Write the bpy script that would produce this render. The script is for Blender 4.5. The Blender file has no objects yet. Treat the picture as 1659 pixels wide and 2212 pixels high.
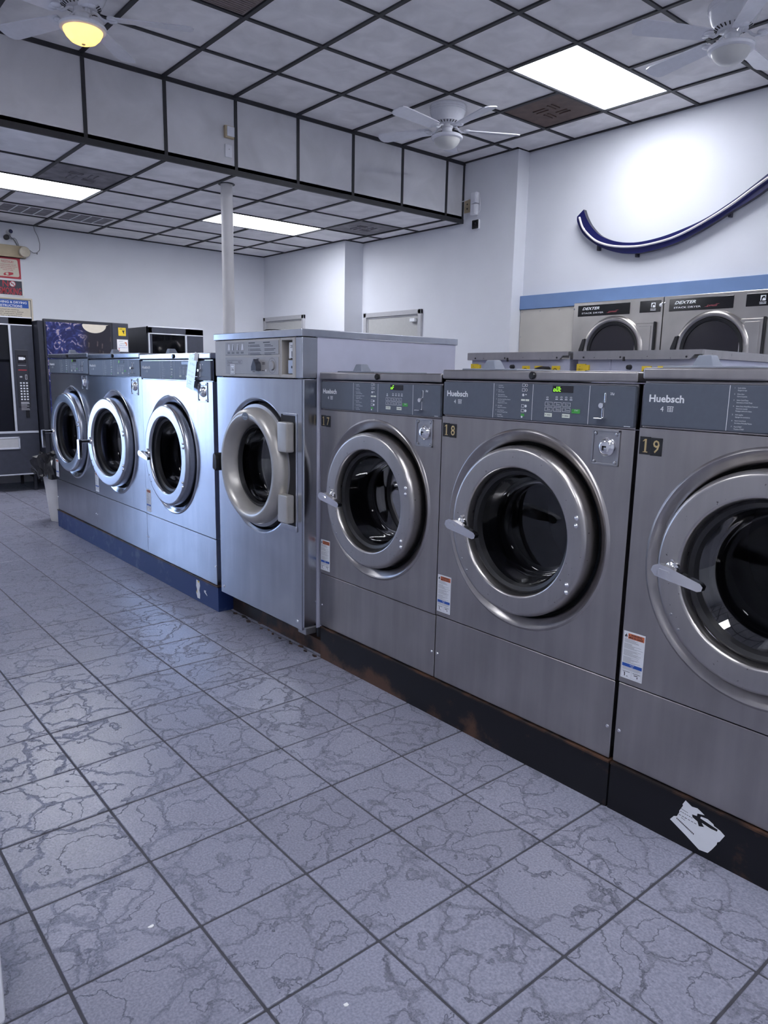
import bpy, bmesh, math, random
from mathutils import Vector, Matrix
random.seed(7)
R = math.radians
C = bpy.context.scene.collection
SC = bpy.context.scene

# ---------------------------------------------------------------- camera
CAM_H = 1.32
cam_d = bpy.data.cameras.new('camera')
cam = bpy.data.objects.new('camera', cam_d); C.objects.link(cam)
_p, _y, _r = -0.183061, 0.701833, 0.0199           # pitch, yaw, roll
_F = Vector((math.sin(_y)*math.cos(_p), math.cos(_y)*math.cos(_p), math.sin(_p)))
_R0 = Vector((math.cos(_y), -math.sin(_y), 0)); _U0 = _R0.cross(_F)
_Rr = _R0*math.cos(_r) + _U0*math.sin(_r); _Uu = _Rr.cross(_F)
_m = Matrix((( _Rr.x, _Uu.x, -_F.x, 0), (_Rr.y, _Uu.y, -_F.y, 0), (_Rr.z, _Uu.z, -_F.z, CAM_H), (0, 0, 0, 1)))
cam.matrix_world = _m
cam_d.sensor_fit = 'VERTICAL'; cam_d.sensor_height = 36.0
cam_d.lens = 36.0*1578.28/2212.0
cam_d.clip_start = 0.02; cam_d.clip_end = 200
SC.camera = cam

# ---------------------------------------------------------------- world, exposure
W = bpy.data.worlds.new('world'); SC.world = W; W.use_nodes = True
_bg = W.node_tree.nodes['Background']
_bg.inputs[0].default_value = (0.46, 0.62, 1.0, 1); _bg.inputs[1].default_value = 4.2
SC.view_settings.view_transform = 'Standard'; SC.view_settings.look = 'None'
SC.view_settings.exposure = 1.1; SC.view_settings.gamma = 1.0
SC.view_settings.use_curve_mapping = False
SC.cycles.use_denoising = True
SC.cycles.max_bounces = 8; SC.cycles.diffuse_bounces = 4; SC.cycles.glossy_bounces = 4
SC.cycles.transparent_max_bounces = 12
SC.cycles.sample_clamp_indirect = 6.0
SC.cycles.blur_glossy = 0.6
TROFFER = 10.5       # strength of the fluorescent diffusers

def portal(name, loc, rot, sx, sy):                 # guides daylight sampling through a window opening
    l = bpy.data.lights.new(name, 'AREA'); l.shape = 'RECTANGLE'; l.size = sx; l.size_y = sy
    l.cycles.is_portal = True
    o = bpy.data.objects.new(name, l); C.objects.link(o); o.location = loc; o.rotation_euler = rot
portal('daylight_portal', (-.55, 9.36, 1.36), (R(-90), 0, 0), 1.4, 2.5)
_s = bpy.data.lights.new('sun', 'SUN'); _s.energy = 4.0; _s.angle = R(.6); _s.color = (1, .95, .88)
_so = bpy.data.objects.new('sun', _s); C.objects.link(_so); _so.rotation_euler = (0, R(40), 0)   # lights the pavement outside, runs parallel to the glass

# ---------------------------------------------------------------- materials
def nt(name):
    m = bpy.data.materials.new(name); m.use_nodes = True
    t = m.node_tree; return m, t, t.nodes['Principled BSDF']
def N(t, typ, **kw):
    n = t.nodes.new(typ)
    for k, v in kw.items():
        if k.startswith('i_'): n.inputs[int(k[2:])].default_value = v
        else: setattr(n, k, v)
    return n
def L(t, a, b): t.links.new(a, b)
MT = {}
def plain(key, col, rough=0.5, metal=0.0, var=0.06, scale=30.0, bump=0.0, coat=0.0, spec=0.5, emit=None, es=0.0):
    m, t, p = nt(key)
    tc = N(t, 'ShaderNodeTexCoord'); no = N(t, 'ShaderNodeTexNoise'); no.inputs['Scale'].default_value = scale
    no.inputs['Detail'].default_value = 3
    L(t, tc.outputs['Object'], no.inputs['Vector'])
    mr = N(t, 'ShaderNodeMapRange'); mr.inputs[1].default_value = .3; mr.inputs[2].default_value = .7
    mr.inputs[3].default_value = 1-var; mr.inputs[4].default_value = 1+var
    L(t, no.outputs[0], mr.inputs[0])
    mx = N(t, 'ShaderNodeMix', data_type='RGBA', blend_type='MULTIPLY'); mx.inputs[0].default_value = 1
    mx.inputs[6].default_value = (*col, 1); L(t, mr.outputs[0], mx.inputs[7]); L(t, mx.outputs[2], p.inputs['Base Color'])
    p.inputs['Roughness'].default_value = rough; p.inputs['Metallic'].default_value = metal
    p.inputs['Coat Weight'].default_value = coat; p.inputs['Specular IOR Level'].default_value = spec
    if bump:
        b = N(t, 'ShaderNodeBump'); b.inputs['Strength'].default_value = bump; b.inputs['Distance'].default_value = .002
        L(t, no.outputs[0], b.inputs['Height']); L(t, b.outputs[0], p.inputs['Normal'])
    if emit:
        p.inputs['Emission Color'].default_value = (*emit, 1); p.inputs['Emission Strength'].default_value = es
    MT[key] = m; return m

def steel(key, base, rough, aniso, streak=0.10, tang='Z', dirt=0.0):
    m, t, p = nt(key)
    tc = N(t, 'ShaderNodeTexCoord')
    mp = N(t, 'ShaderNodeMapping'); mp.inputs['Scale'].default_value = (26, 26, 2.2)
    L(t, tc.outputs['Object'], mp.inputs[0])
    n1 = N(t, 'ShaderNodeTexNoise'); n1.inputs['Scale'].default_value = 1.0; n1.inputs['Detail'].default_value = 5
    L(t, mp.outputs[0], n1.inputs[0])
    n2 = N(t, 'ShaderNodeTexNoise'); n2.inputs['Scale'].default_value = 5.0; n2.inputs['Detail'].default_value = 4
    L(t, tc.outputs['Object'], n2.inputs[0])
    ad = N(t, 'ShaderNodeMath', operation='ADD'); L(t, n1.outputs[0], ad.inputs[0]); L(t, n2.outputs[0], ad.inputs[1])
    mr = N(t, 'ShaderNodeMapRange'); mr.inputs[1].default_value = .6; mr.inputs[2].default_value = 1.4
    mr.inputs[3].default_value = 1-streak; mr.inputs[4].default_value = 1+streak
    L(t, ad.outputs[0], mr.inputs[0])
    mx = N(t, 'ShaderNodeMix', data_type='RGBA', blend_type='MULTIPLY'); mx.inputs[0].default_value = 1
    mx.inputs[6].default_value = (*base, 1); L(t, mr.outputs[0], mx.inputs[7])
    col = mx.outputs[2]
    if dirt:
        n3 = N(t, 'ShaderNodeTexNoise'); n3.inputs['Scale'].default_value = 90; n3.inputs['Detail'].default_value = 2
        L(t, tc.outputs['Object'], n3.inputs[0])
        m2 = N(t, 'ShaderNodeMapRange'); m2.inputs[1].default_value = .70; m2.inputs[2].default_value = .76
        m2.inputs[3].default_value = 0; m2.inputs[4].default_value = dirt
        L(t, n3.outputs[0], m2.inputs[0])
        mx2 = N(t, 'ShaderNodeMix', data_type='RGBA'); mx2.inputs[7].default_value = (.05, .035, .03, 1)
        L(t, m2.outputs[0], mx2.inputs[0]); L(t, col, mx2.inputs[6]); col = mx2.outputs[2]
    L(t, col, p.inputs['Base Color'])
    r2 = N(t, 'ShaderNodeMapRange'); r2.inputs[1].default_value = .2; r2.inputs[2].default_value = .8
    r2.inputs[3].default_value = rough*.9; r2.inputs[4].default_value = rough*1.1
    L(t, n2.outputs[0], r2.inputs[0]); L(t, r2.outputs[0], p.inputs['Roughness'])
    p.inputs['Metallic'].default_value = 1.0
    p.inputs['Anisotropic'].default_value = aniso
    if aniso:
        tg = N(t, 'ShaderNodeCombineXYZ'); tg.inputs[2].default_value = 1.0; L(t, tg.outputs[0], p.inputs['Tangent'])
    MT[key] = m

steel('brushed_steel', (.39, .37, .365), .31, .6, .14)
steel('worn_steel', (.45, .43, .42), .30, .0, .12, dirt=.8)
steel('bright_steel', (.46, .48, .53), .22, .8, .12)
steel('chrome', (.85, .85, .87), .16, 0, .04)
steel('dull_steel', (.40, .40, .42), .42, 0, .12)
plain('side_paint', (.46, .47, .58), .38, .1, .05, 8)
plain('top_paint', (.34, .37, .46), .35, .4, .05, 8)
plain('panel_grey', (.098, .112, .142), .42, 0, .04, 60)
plain('white_print', (.82, .84, .86), .6, 0, .02)
plain('black_print', (.02, .02, .025), .5, 0, .02)
plain('green_print', (.06, .36, .06), .5, 0, .02)
plain('cream_print', (.72, .76, .66), .5, 0, .02)
plain('gold', (.62, .47, .24), .35, .6, .1, 80)
plain('lcd_black', (.018, .016, .022), .18, 0, .02)
plain('lcd_green', (.05, .35, .02), .4, 0, .02, emit=(.30, 1.0, .03), es=.9)
plain('black_rubber', (.014, .014, .016), .45, 0, .1)
plain('black_gloss', (.012, .012, .014), .12, 0, .1)
plain('dark_recess', (.012, .012, .014), .7, 0, .1)
plain('drum', (.045, .045, .05), .55, .3, .15, 12)
plain('dispenser_grey', (.20, .22, .27), .45, 0, .04)
plain('blue_film', (.20, .42, .80), .4, 0, .05)
plain('sticker_white', (.80, .81, .84), .45, 0, .02)
plain('sticker_orange', (.66, .17, .07), .5, 0, .02)
plain('sticker_blue', (.02, .09, .40), .5, 0, .02)
plain('sticker_red', (.45, .03, .05), .5, 0, .03)
plain('sticker_yellow', (.78, .56, .03), .5, 0, .03)
plain('beige_plastic', (.40, .375, .34), .42, 0, .05, 12)
plain('beige_alu', (.46, .44, .41), .34, .55, .06, 14)
plain('beige_label', (.33, .32, .32), .45, 0, .03)
plain('wall_paint', (.70, .72, .79), .75, 0, .035, 2.2)
plain('white_gloss', (.78, .79, .84), .22, 0, .03)
plain('white_matte', (.76, .77, .80), .6, 0, .03)
plain('pole_paint', (.70, .685, .68), .4, 0, .04, 6)
plain('door_paint', (.45, .45, .44), .5, 0, .03)
plain('frame_paint', (.44, .44, .46), .5, 0, .03)
plain('ceiling_bar', (.022, .023, .028), .55, 0, .1)
plain('band_blue', (.155, .25, .46), .5, 0, .05, 5)
plain('beige_panel', (.50, .475, .43), .55, 0, .05, 4)
plain('sign_blue', (.004, .006, .085), .35, 0, .08, 6)
plain('sign_edge', (.03, .03, .05), .4, 0, .05)
plain('neon_glass', (.74, .70, .70), .15, 0, .04)
plain('dexter_steel', (.50, .475, .45), .30, 1.0, .10, 4)
plain('vend_black', (.022, .024, .034), .4, 0, .12, 10)
plain('vend_face', (.036, .040, .058), .5, 0, .1, 20)
plain('vend_trim', (.62, .64, .70), .3, .3, .03)
plain('liner', (.020, .020, .023), .16, 0, .2, 14)
plain('can_grey', (.58, .57, .58), .5, 0, .08, 6)
plain('vinyl_cream', (.62, .56, .46), .5, 0, .03)
plain('tan_plastic', (.46, .38, .25), .45, 0, .08, 10)
plain('lamp_plastic', (.52, .47, .37), .3, 0, .08, 10)
plain('wire_grey', (.20, .20, .22), .5, 0, .05)
plain('photo_navy', (.018, .022, .085), .25, 0, .3, 10)
plain('snack_foil', (.08, .06, .06), .3, .3, .7, 9)
plain('paper', (.80, .80, .80), .7, 0, .03)
plain('ink_blue', (.05, .10, .40), .6, 0, .02)
plain('ink_red', (.45, .10, .12), .6, 0, .02)
plain('brown_vent', (.105, .066, .055), .6, 0, .22, 12)
plain('dusty_vent', (.20, .19, .21), .7, 0, .3, 9)
plain('grille_vent', (.25, .21, .20), .7, 0, .12, 20)
plain('grout', (.055, .055, .068), .85, 0, .15, 20, bump=.3)
plain('exit_white', (.7, .7, .7), .6)
plain('window_frame', (.30, .31, .33), .4, .6, .05)
plain('concrete', (.42, .44, .48), .9, 0, .15, 3)

def lamp_mat(key, col, s):
    m, t, p = nt(key)
    p.inputs['Base Color'].default_value = (.8, .8, .8, 1)
    p.inputs['Emission Color'].default_value = (*col, 1); p.inputs['Emission Strength'].default_value = s
    MT[key] = m
lamp_mat('diffuser', (.90, .925, 1.0), TROFFER)
lamp_mat('amber_glow', (1.0, .52, .06), 1.25)
plain('opal_glass', (.62, .62, .60), .3, 0, .02)

def glass(key, tint, refl=1.0, rough=.03):
    m = bpy.data.materials.new(key); m.use_nodes = True; t = m.node_tree; t.nodes.clear()
    out = N(t, 'ShaderNodeOutputMaterial'); tr = N(t, 'ShaderNodeBsdfTransparent'); tr.inputs[0].default_value = (*tint, 1)
    gl = N(t, 'ShaderNodeBsdfGlossy'); gl.inputs['Roughness'].default_value = rough; gl.inputs[0].default_value = (.9, .9, .9, 1)
    fr = N(t, 'ShaderNodeFresnel'); fr.inputs[0].default_value = 1.5
    mu = N(t, 'ShaderNodeMath', operation='MULTIPLY'); mu.inputs[1].default_value = refl; mu.use_clamp = True
    L(t, fr.outputs[0], mu.inputs[0])
    mx = N(t, 'ShaderNodeMixShader'); L(t, mu.outputs[0], mx.inputs[0]); L(t, tr.outputs[0], mx.inputs[1]); L(t, gl.outputs[0], mx.inputs[2])
    L(t, mx.outputs[0], out.inputs[0]); MT[key] = m
glass('bowl_glass', (.42, .43, .50), .38)
glass('dark_pane', (.5, .52, .58), 1.0)
glass('clear_pane', (.95, .97, .98), 1.0)
glass('sheet_plastic', (.86, .88, .92), 1.6)

def wall_mat():
    m, t, p = nt('wall_plaster')
    tc = N(t, 'ShaderNodeTexCoord')
    n1 = N(t, 'ShaderNodeTexNoise'); n1.inputs['Scale'].default_value = 1.6; n1.inputs['Detail'].default_value = 5
    L(t, tc.outputs['Object'], n1.inputs[0])
    mr = N(t, 'ShaderNodeMapRange'); mr.inputs[1].default_value = .3; mr.inputs[2].default_value = .7
    mr.inputs[3].default_value = .95; mr.inputs[4].default_value = 1.03; L(t, n1.outputs[0], mr.inputs[0])
    mx = N(t, 'ShaderNodeMix', data_type='RGBA', blend_type='MULTIPLY'); mx.inputs[0].default_value = 1
    mx.inputs[6].default_value = (.70, .715, .765, 1); L(t, mr.outputs[0], mx.inputs[7]); L(t, mx.outputs[2], p.inputs['Base Color'])
    p.inputs['Roughness'].default_value = .7
    n2 = N(t, 'ShaderNodeTexNoise'); n2.inputs['Scale'].default_value = 120; L(t, tc.outputs['Object'], n2.inputs[0])
    b = N(t, 'ShaderNodeBump'); b.inputs['Strength'].default_value = .12; b.inputs['Distance'].default_value = .002
    L(t, n2.outputs[0], b.inputs['Height']); L(t, b.outputs[0], p.inputs['Normal'])
    MT['wall_plaster'] = m
wall_mat()

def ceil_mat(key, col):
    m, t, p = nt(key)
    tc = N(t, 'ShaderNodeTexCoord'); oi = N(t, 'ShaderNodeObjectInfo')
    va = N(t, 'ShaderNodeVectorMath', operation='ADD'); L(t, tc.outputs['Object'], va.inputs[0])
    cb = N(t, 'ShaderNodeMath', operation='MULTIPLY'); cb.inputs[1].default_value = 37.0; L(t, oi.outputs['Random'], cb.inputs[0])
    L(t, cb.outputs[0], va.inputs[1])
    n1 = N(t, 'ShaderNodeTexNoise'); n1.inputs['Scale'].default_value = 3.2; n1.inputs['Detail'].default_value = 5; n1.inputs['Distortion'].default_value = .6
    L(t, va.outputs[0], n1.inputs[0])
    mr = N(t, 'ShaderNodeMapRange'); mr.inputs[1].default_value = .3; mr.inputs[2].default_value = .7
    mr.inputs[3].default_value = .86; mr.inputs[4].default_value = 1.05; L(t, n1.outputs[0], mr.inputs[0])
    m2 = N(t, 'ShaderNodeMapRange'); m2.inputs[3].default_value = .93; m2.inputs[4].default_value = 1.04; L(t, oi.outputs['Random'], m2.inputs[0])
    mu = N(t, 'ShaderNodeMath', operation='MULTIPLY'); L(t, mr.outputs[0], mu.inputs[0]); L(t, m2.outputs[0], mu.inputs[1])
    mx = N(t, 'ShaderNodeMix', data_type='RGBA', blend_type='MULTIPLY'); mx.inputs[0].default_value = 1
    mx.inputs[6].default_value = (*col, 1); L(t, mu.outputs[0], mx.inputs[7]); L(t, mx.outputs[2], p.inputs['Base Color'])
    p.inputs['Roughness'].default_value = .8
    MT[key] = m
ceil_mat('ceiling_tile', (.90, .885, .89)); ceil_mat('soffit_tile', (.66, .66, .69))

def slate_mat():
    m, t, p = nt('slate_tile')
    tc = N(t, 'ShaderNodeTexCoord'); oi = N(t, 'ShaderNodeObjectInfo')
    cb = N(t, 'ShaderNodeVectorMath', operation='SCALE'); cb.inputs[0].default_value = (31.0, 17.0, 53.0); L(t, oi.outputs['Random'], cb.inputs[3])
    va = N(t, 'ShaderNodeVectorMath', operation='ADD'); L(t, tc.outputs['Object'], va.inputs[0]); L(t, cb.outputs[0], va.inputs[1])
    # distorted coordinates
    nd = N(t, 'ShaderNodeTexNoise'); nd.inputs['Scale'].default_value = 13; nd.inputs['Detail'].default_value = 9; nd.inputs['Roughness'].default_value = .62; L(t, va.outputs[0], nd.inputs[0])
    sb = N(t, 'ShaderNodeVectorMath', operation='SUBTRACT'); sb.inputs[1].default_value = (.5, .5, .5); L(t, nd.outputs['Color'], sb.inputs[0])
    sc = N(t, 'ShaderNodeVectorMath', operation='SCALE'); sc.inputs[3].default_value = .12; L(t, sb.outputs[0], sc.inputs[0])
    vd = N(t, 'ShaderNodeVectorMath', operation='ADD'); L(t, va.outputs[0], vd.inputs[0]); L(t, sc.outputs[0], vd.inputs[1])
    # cleft layers: stepped noise
    n1 = N(t, 'ShaderNodeTexNoise'); n1.inputs['Scale'].default_value = 4.0; n1.inputs['Detail'].default_value = 1.5; L(t, vd.outputs[0], n1.inputs[0])
    mu = N(t, 'ShaderNodeMath', operation='MULTIPLY'); mu.inputs[1].default_value = 7.5; L(t, n1.outputs[0], mu.inputs[0])
    fr = N(t, 'ShaderNodeMath', operation='FRACT'); L(t, mu.outputs[0], fr.inputs[0])
    fl = N(t, 'ShaderNodeMath', operation='FLOOR'); L(t, mu.outputs[0], fl.inputs[0])
    ss = N(t, 'ShaderNodeMapRange', interpolation_type='SMOOTHSTEP'); ss.inputs[1].default_value = .90; ss.inputs[2].default_value = 1.0
    L(t, fr.outputs[0], ss.inputs[0])
    st = N(t, 'ShaderNodeMath', operation='ADD'); L(t, fl.outputs[0], st.inputs[0]); L(t, ss.outputs[0], st.inputs[1])
    # cracks
    vo = N(t, 'ShaderNodeTexVoronoi', feature='DISTANCE_TO_EDGE'); vo.inputs['Scale'].default_value = 4.6; L(t, vd.outputs[0], vo.inputs[0])
    cr = N(t, 'ShaderNodeMapRange'); cr.inputs[1].default_value = .0; cr.inputs[2].default_value = .03; L(t, vo.outputs['Distance'], cr.inputs[0])
    # fine grain
    n2 = N(t, 'ShaderNodeTexNoise'); n2.inputs['Scale'].default_value = 170; n2.inputs['Detail'].default_value = 3; L(t, va.outputs[0], n2.inputs[0])
    n3 = N(t, 'ShaderNodeTexNoise'); n3.inputs['Scale'].default_value = 28; n3.inputs['Detail'].default_value = 5; L(t, va.outputs[0], n3.inputs[0])
    h1 = N(t, 'ShaderNodeMath', operation='MULTIPLY_ADD'); L(t, n2.outputs[0], h1.inputs[0]); h1.inputs[1].default_value = .22; L(t, st.outputs[0], h1.inputs[2])
    h2 = N(t, 'ShaderNodeMath', operation='MULTIPLY_ADD'); L(t, cr.outputs[0], h2.inputs[0]); h2.inputs[1].default_value = .7; L(t, h1.outputs[0], h2.inputs[2])
    h3 = N(t, 'ShaderNodeMath', operation='MULTIPLY_ADD'); L(t, n3.outputs[0], h3.inputs[0]); h3.inputs[1].default_value = .15; L(t, h2.outputs[0], h3.inputs[2])
    b = N(t, 'ShaderNodeBump'); b.inputs['Strength'].default_value = .8; b.inputs['Distance'].default_value = .0042
    L(t, h3.outputs[0], b.inputs['Height']); L(t, b.outputs[0], p.inputs['Normal'])
    # colour: base, grain, crack lines, per-tile shift
    g = N(t, 'ShaderNodeMapRange'); g.inputs[1].default_value = .3; g.inputs[2].default_value = .7; g.inputs[3].default_value = .80; g.inputs[4].default_value = 1.2
    L(t, n2.outputs[0], g.inputs[0])
    g3 = N(t, 'ShaderNodeMapRange'); g3.inputs[1].default_value = .3; g3.inputs[2].default_value = .7; g3.inputs[3].default_value = .97; g3.inputs[4].default_value = 1.0
    L(t, n3.outputs[0], g3.inputs[0])
    c2 = N(t, 'ShaderNodeMapRange'); c2.inputs[1].default_value = 0; c2.inputs[2].default_value = .018; c2.inputs[3].default_value = .78; c2.inputs[4].default_value = 1
    L(t, vo.outputs['Distance'], c2.inputs[0])
    ed = N(t, 'ShaderNodeMapRange'); ed.inputs[1].default_value = .90; ed.inputs[2].default_value = .97; ed.inputs[3].default_value = 1; ed.inputs[4].default_value = .76
    L(t, fr.outputs[0], ed.inputs[0])
    pt = N(t, 'ShaderNodeMapRange'); pt.inputs[3].default_value = .94; pt.inputs[4].default_value = 1.06; L(t, oi.outputs['Random'], pt.inputs[0])
    cur = g.outputs[0]
    for o in (g3, c2, ed, pt):
        q = N(t, 'ShaderNodeMath', operation='MULTIPLY'); L(t, cur, q.inputs[0]); L(t, o.outputs[0], q.inputs[1]); cur = q.outputs[0]
    mx = N(t, 'ShaderNodeMix', data_type='RGBA', blend_type='MULTIPLY'); mx.inputs[0].default_value = 1
    mx.inputs[6].default_value = (.25, .255, .325, 1); L(t, cur, mx.inputs[7]); L(t, mx.outputs[2], p.inputs['Base Color'])
    rr = N(t, 'ShaderNodeMapRange'); rr.inputs[1].default_value = .3; rr.inputs[2].default_value = .7; rr.inputs[3].default_value = .26; rr.inputs[4].default_value = .27
    L(t, n3.outputs[0], rr.inputs[0]); L(t, rr.outputs[0], p.inputs['Roughness'])
    MT['slate_tile'] = m
slate_mat()

def rust_mat(key, paint, rust, lo, hi, zfade=None):
    m, t, p = nt(key)
    tc = N(t, 'ShaderNodeTexCoord')
    n1 = N(t, 'ShaderNodeTexNoise'); n1.inputs['Scale'].default_value = 6; n1.inputs['Detail'].default_value = 7; n1.inputs['Roughness'].default_value = .65
    L(t, tc.outputs['Object'], n1.inputs[0])
    val = n1.outputs[0]
    if zfade:
        sp = N(t, 'ShaderNodeSeparateXYZ'); L(t, tc.outputs['Object'], sp.inputs[0])
        f = N(t, 'ShaderNodeMapRange'); f.inputs[1].default_value = zfade[0]; f.inputs[2].default_value = zfade[1]; f.inputs[3].default_value = zfade[2]; f.inputs[4].default_value = 0
        L(t, sp.outputs[2], f.inputs[0])
        yf = N(t, 'ShaderNodeMapRange'); yf.inputs[1].default_value = zfade[3]; yf.inputs[2].default_value = zfade[4]; yf.inputs[3].default_value = 0; yf.inputs[4].default_value = 1
        L(t, sp.outputs[1], yf.inputs[0])
        q = N(t, 'ShaderNodeMath', operation='MULTIPLY'); L(t, f.outputs[0], q.inputs[0]); L(t, yf.outputs[0], q.inputs[1])
        ad = N(t, 'ShaderNodeMath', operation='ADD'); L(t, q.outputs[0], ad.inputs[0]); L(t, val, ad.inputs[1]); val = ad.outputs[0]
    mr = N(t, 'ShaderNodeMapRange'); mr.inputs[1].default_value = lo; mr.inputs[2].default_value = hi; L(t, val, mr.inputs[0])
    mx = N(t, 'ShaderNodeMix', data_type='RGBA'); mx.inputs[6].default_value = (*paint, 1); mx.inputs[7].default_value = (*rust, 1)
    L(t, mr.outputs[0], mx.inputs[0]); L(t, mx.outputs[2], p.inputs['Base Color'])
    p.inputs['Roughness'].default_value = .42; p.inputs['Specular IOR Level'].default_value = .25
    MT[key] = m
rust_mat('black_plinth', (.010, .010, .013), (.085, .045, .03), .60, .75, (.0, .10, .25, 1.2, 2.5))
rust_mat('blue_plinth', (.022, .045, .15), (.075, .10, .19), .55, .66)
rust_mat('rust_strip', (.020, .016, .016), (.10, .05, .03), .45, .62)

def print_mat():                                     # vending machine picture: marbled dark blue splash print
    m, t, p = nt('splash_print')
    tc = N(t, 'ShaderNodeTexCoord')
    n1 = N(t, 'ShaderNodeTexNoise'); n1.inputs['Scale'].default_value = 9; n1.inputs['Detail'].default_value = 5; n1.inputs['Distortion'].default_value = 2.6
    L(t, tc.outputs['Object'], n1.inputs[0])
    sp = N(t, 'ShaderNodeSeparateXYZ'); L(t, tc.outputs['Object'], sp.inputs[0])
    # the splash keeps to the left of the print
    md = N(t, 'ShaderNodeMapRange'); md.inputs[1].default_value = .34; md.inputs[2].default_value = .46; md.inputs[3].default_value = 1; md.inputs[4].default_value = 0
    L(t, sp.outputs[0], md.inputs[0])
    cr = N(t, 'ShaderNodeValToRGB'); e = cr.color_ramp.elements
    e[0].position = .44; e[0].color = (.012, .015, .07, 1); e[1].position = .58; e[1].color = (.03, .04, .16, 1)
    a = cr.color_ramp.elements.new(.63); a.color = (.36, .30, .34, 1); b2 = cr.color_ramp.elements.new(.70); b2.color = (.06, .04, .08, 1)
    L(t, n1.outputs[0], cr.inputs[0])
    mx = N(t, 'ShaderNodeMix', data_type='RGBA'); mx.inputs[6].default_value = (.018, .016, .024, 1)
    L(t, md.outputs[0], mx.inputs[0]); L(t, cr.outputs[0], mx.inputs[7]); L(t, mx.outputs[2], p.inputs['Base Color'])
    p.inputs['Roughness'].default_value = .22
    MT['splash_print'] = m
print_mat()

# ---------------------------------------------------------------- mesh helpers
_fonts = {}
def _text_data(s, bold, shear):
    k = (s, bold, shear)
    if k not in _fonts:
        cu = bpy.data.curves.new('tmp', 'FONT'); cu.body = s; cu.size = 1.0; cu.offset = bold; cu.shear = shear
        cu.resolution_u = 2; cu.fill_mode = 'FRONT'
        ob = bpy.data.objects.new('tmp', cu)
        me = bpy.data.meshes.new_from_object(ob)
        vs = [v.co.copy() for v in me.vertices]; fs = [tuple(p.vertices) for p in me.polygons]
        bpy.data.meshes.remove(me); bpy.data.objects.remove(ob); bpy.data.curves.remove(cu)
        x0 = min((v.x for v in vs), default=0); x1 = max((v.x for v in vs), default=1)
        _fonts[k] = ([(v.x-x0, v.y) for v in vs], fs, x1-x0)
    return _fonts[k]

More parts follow.
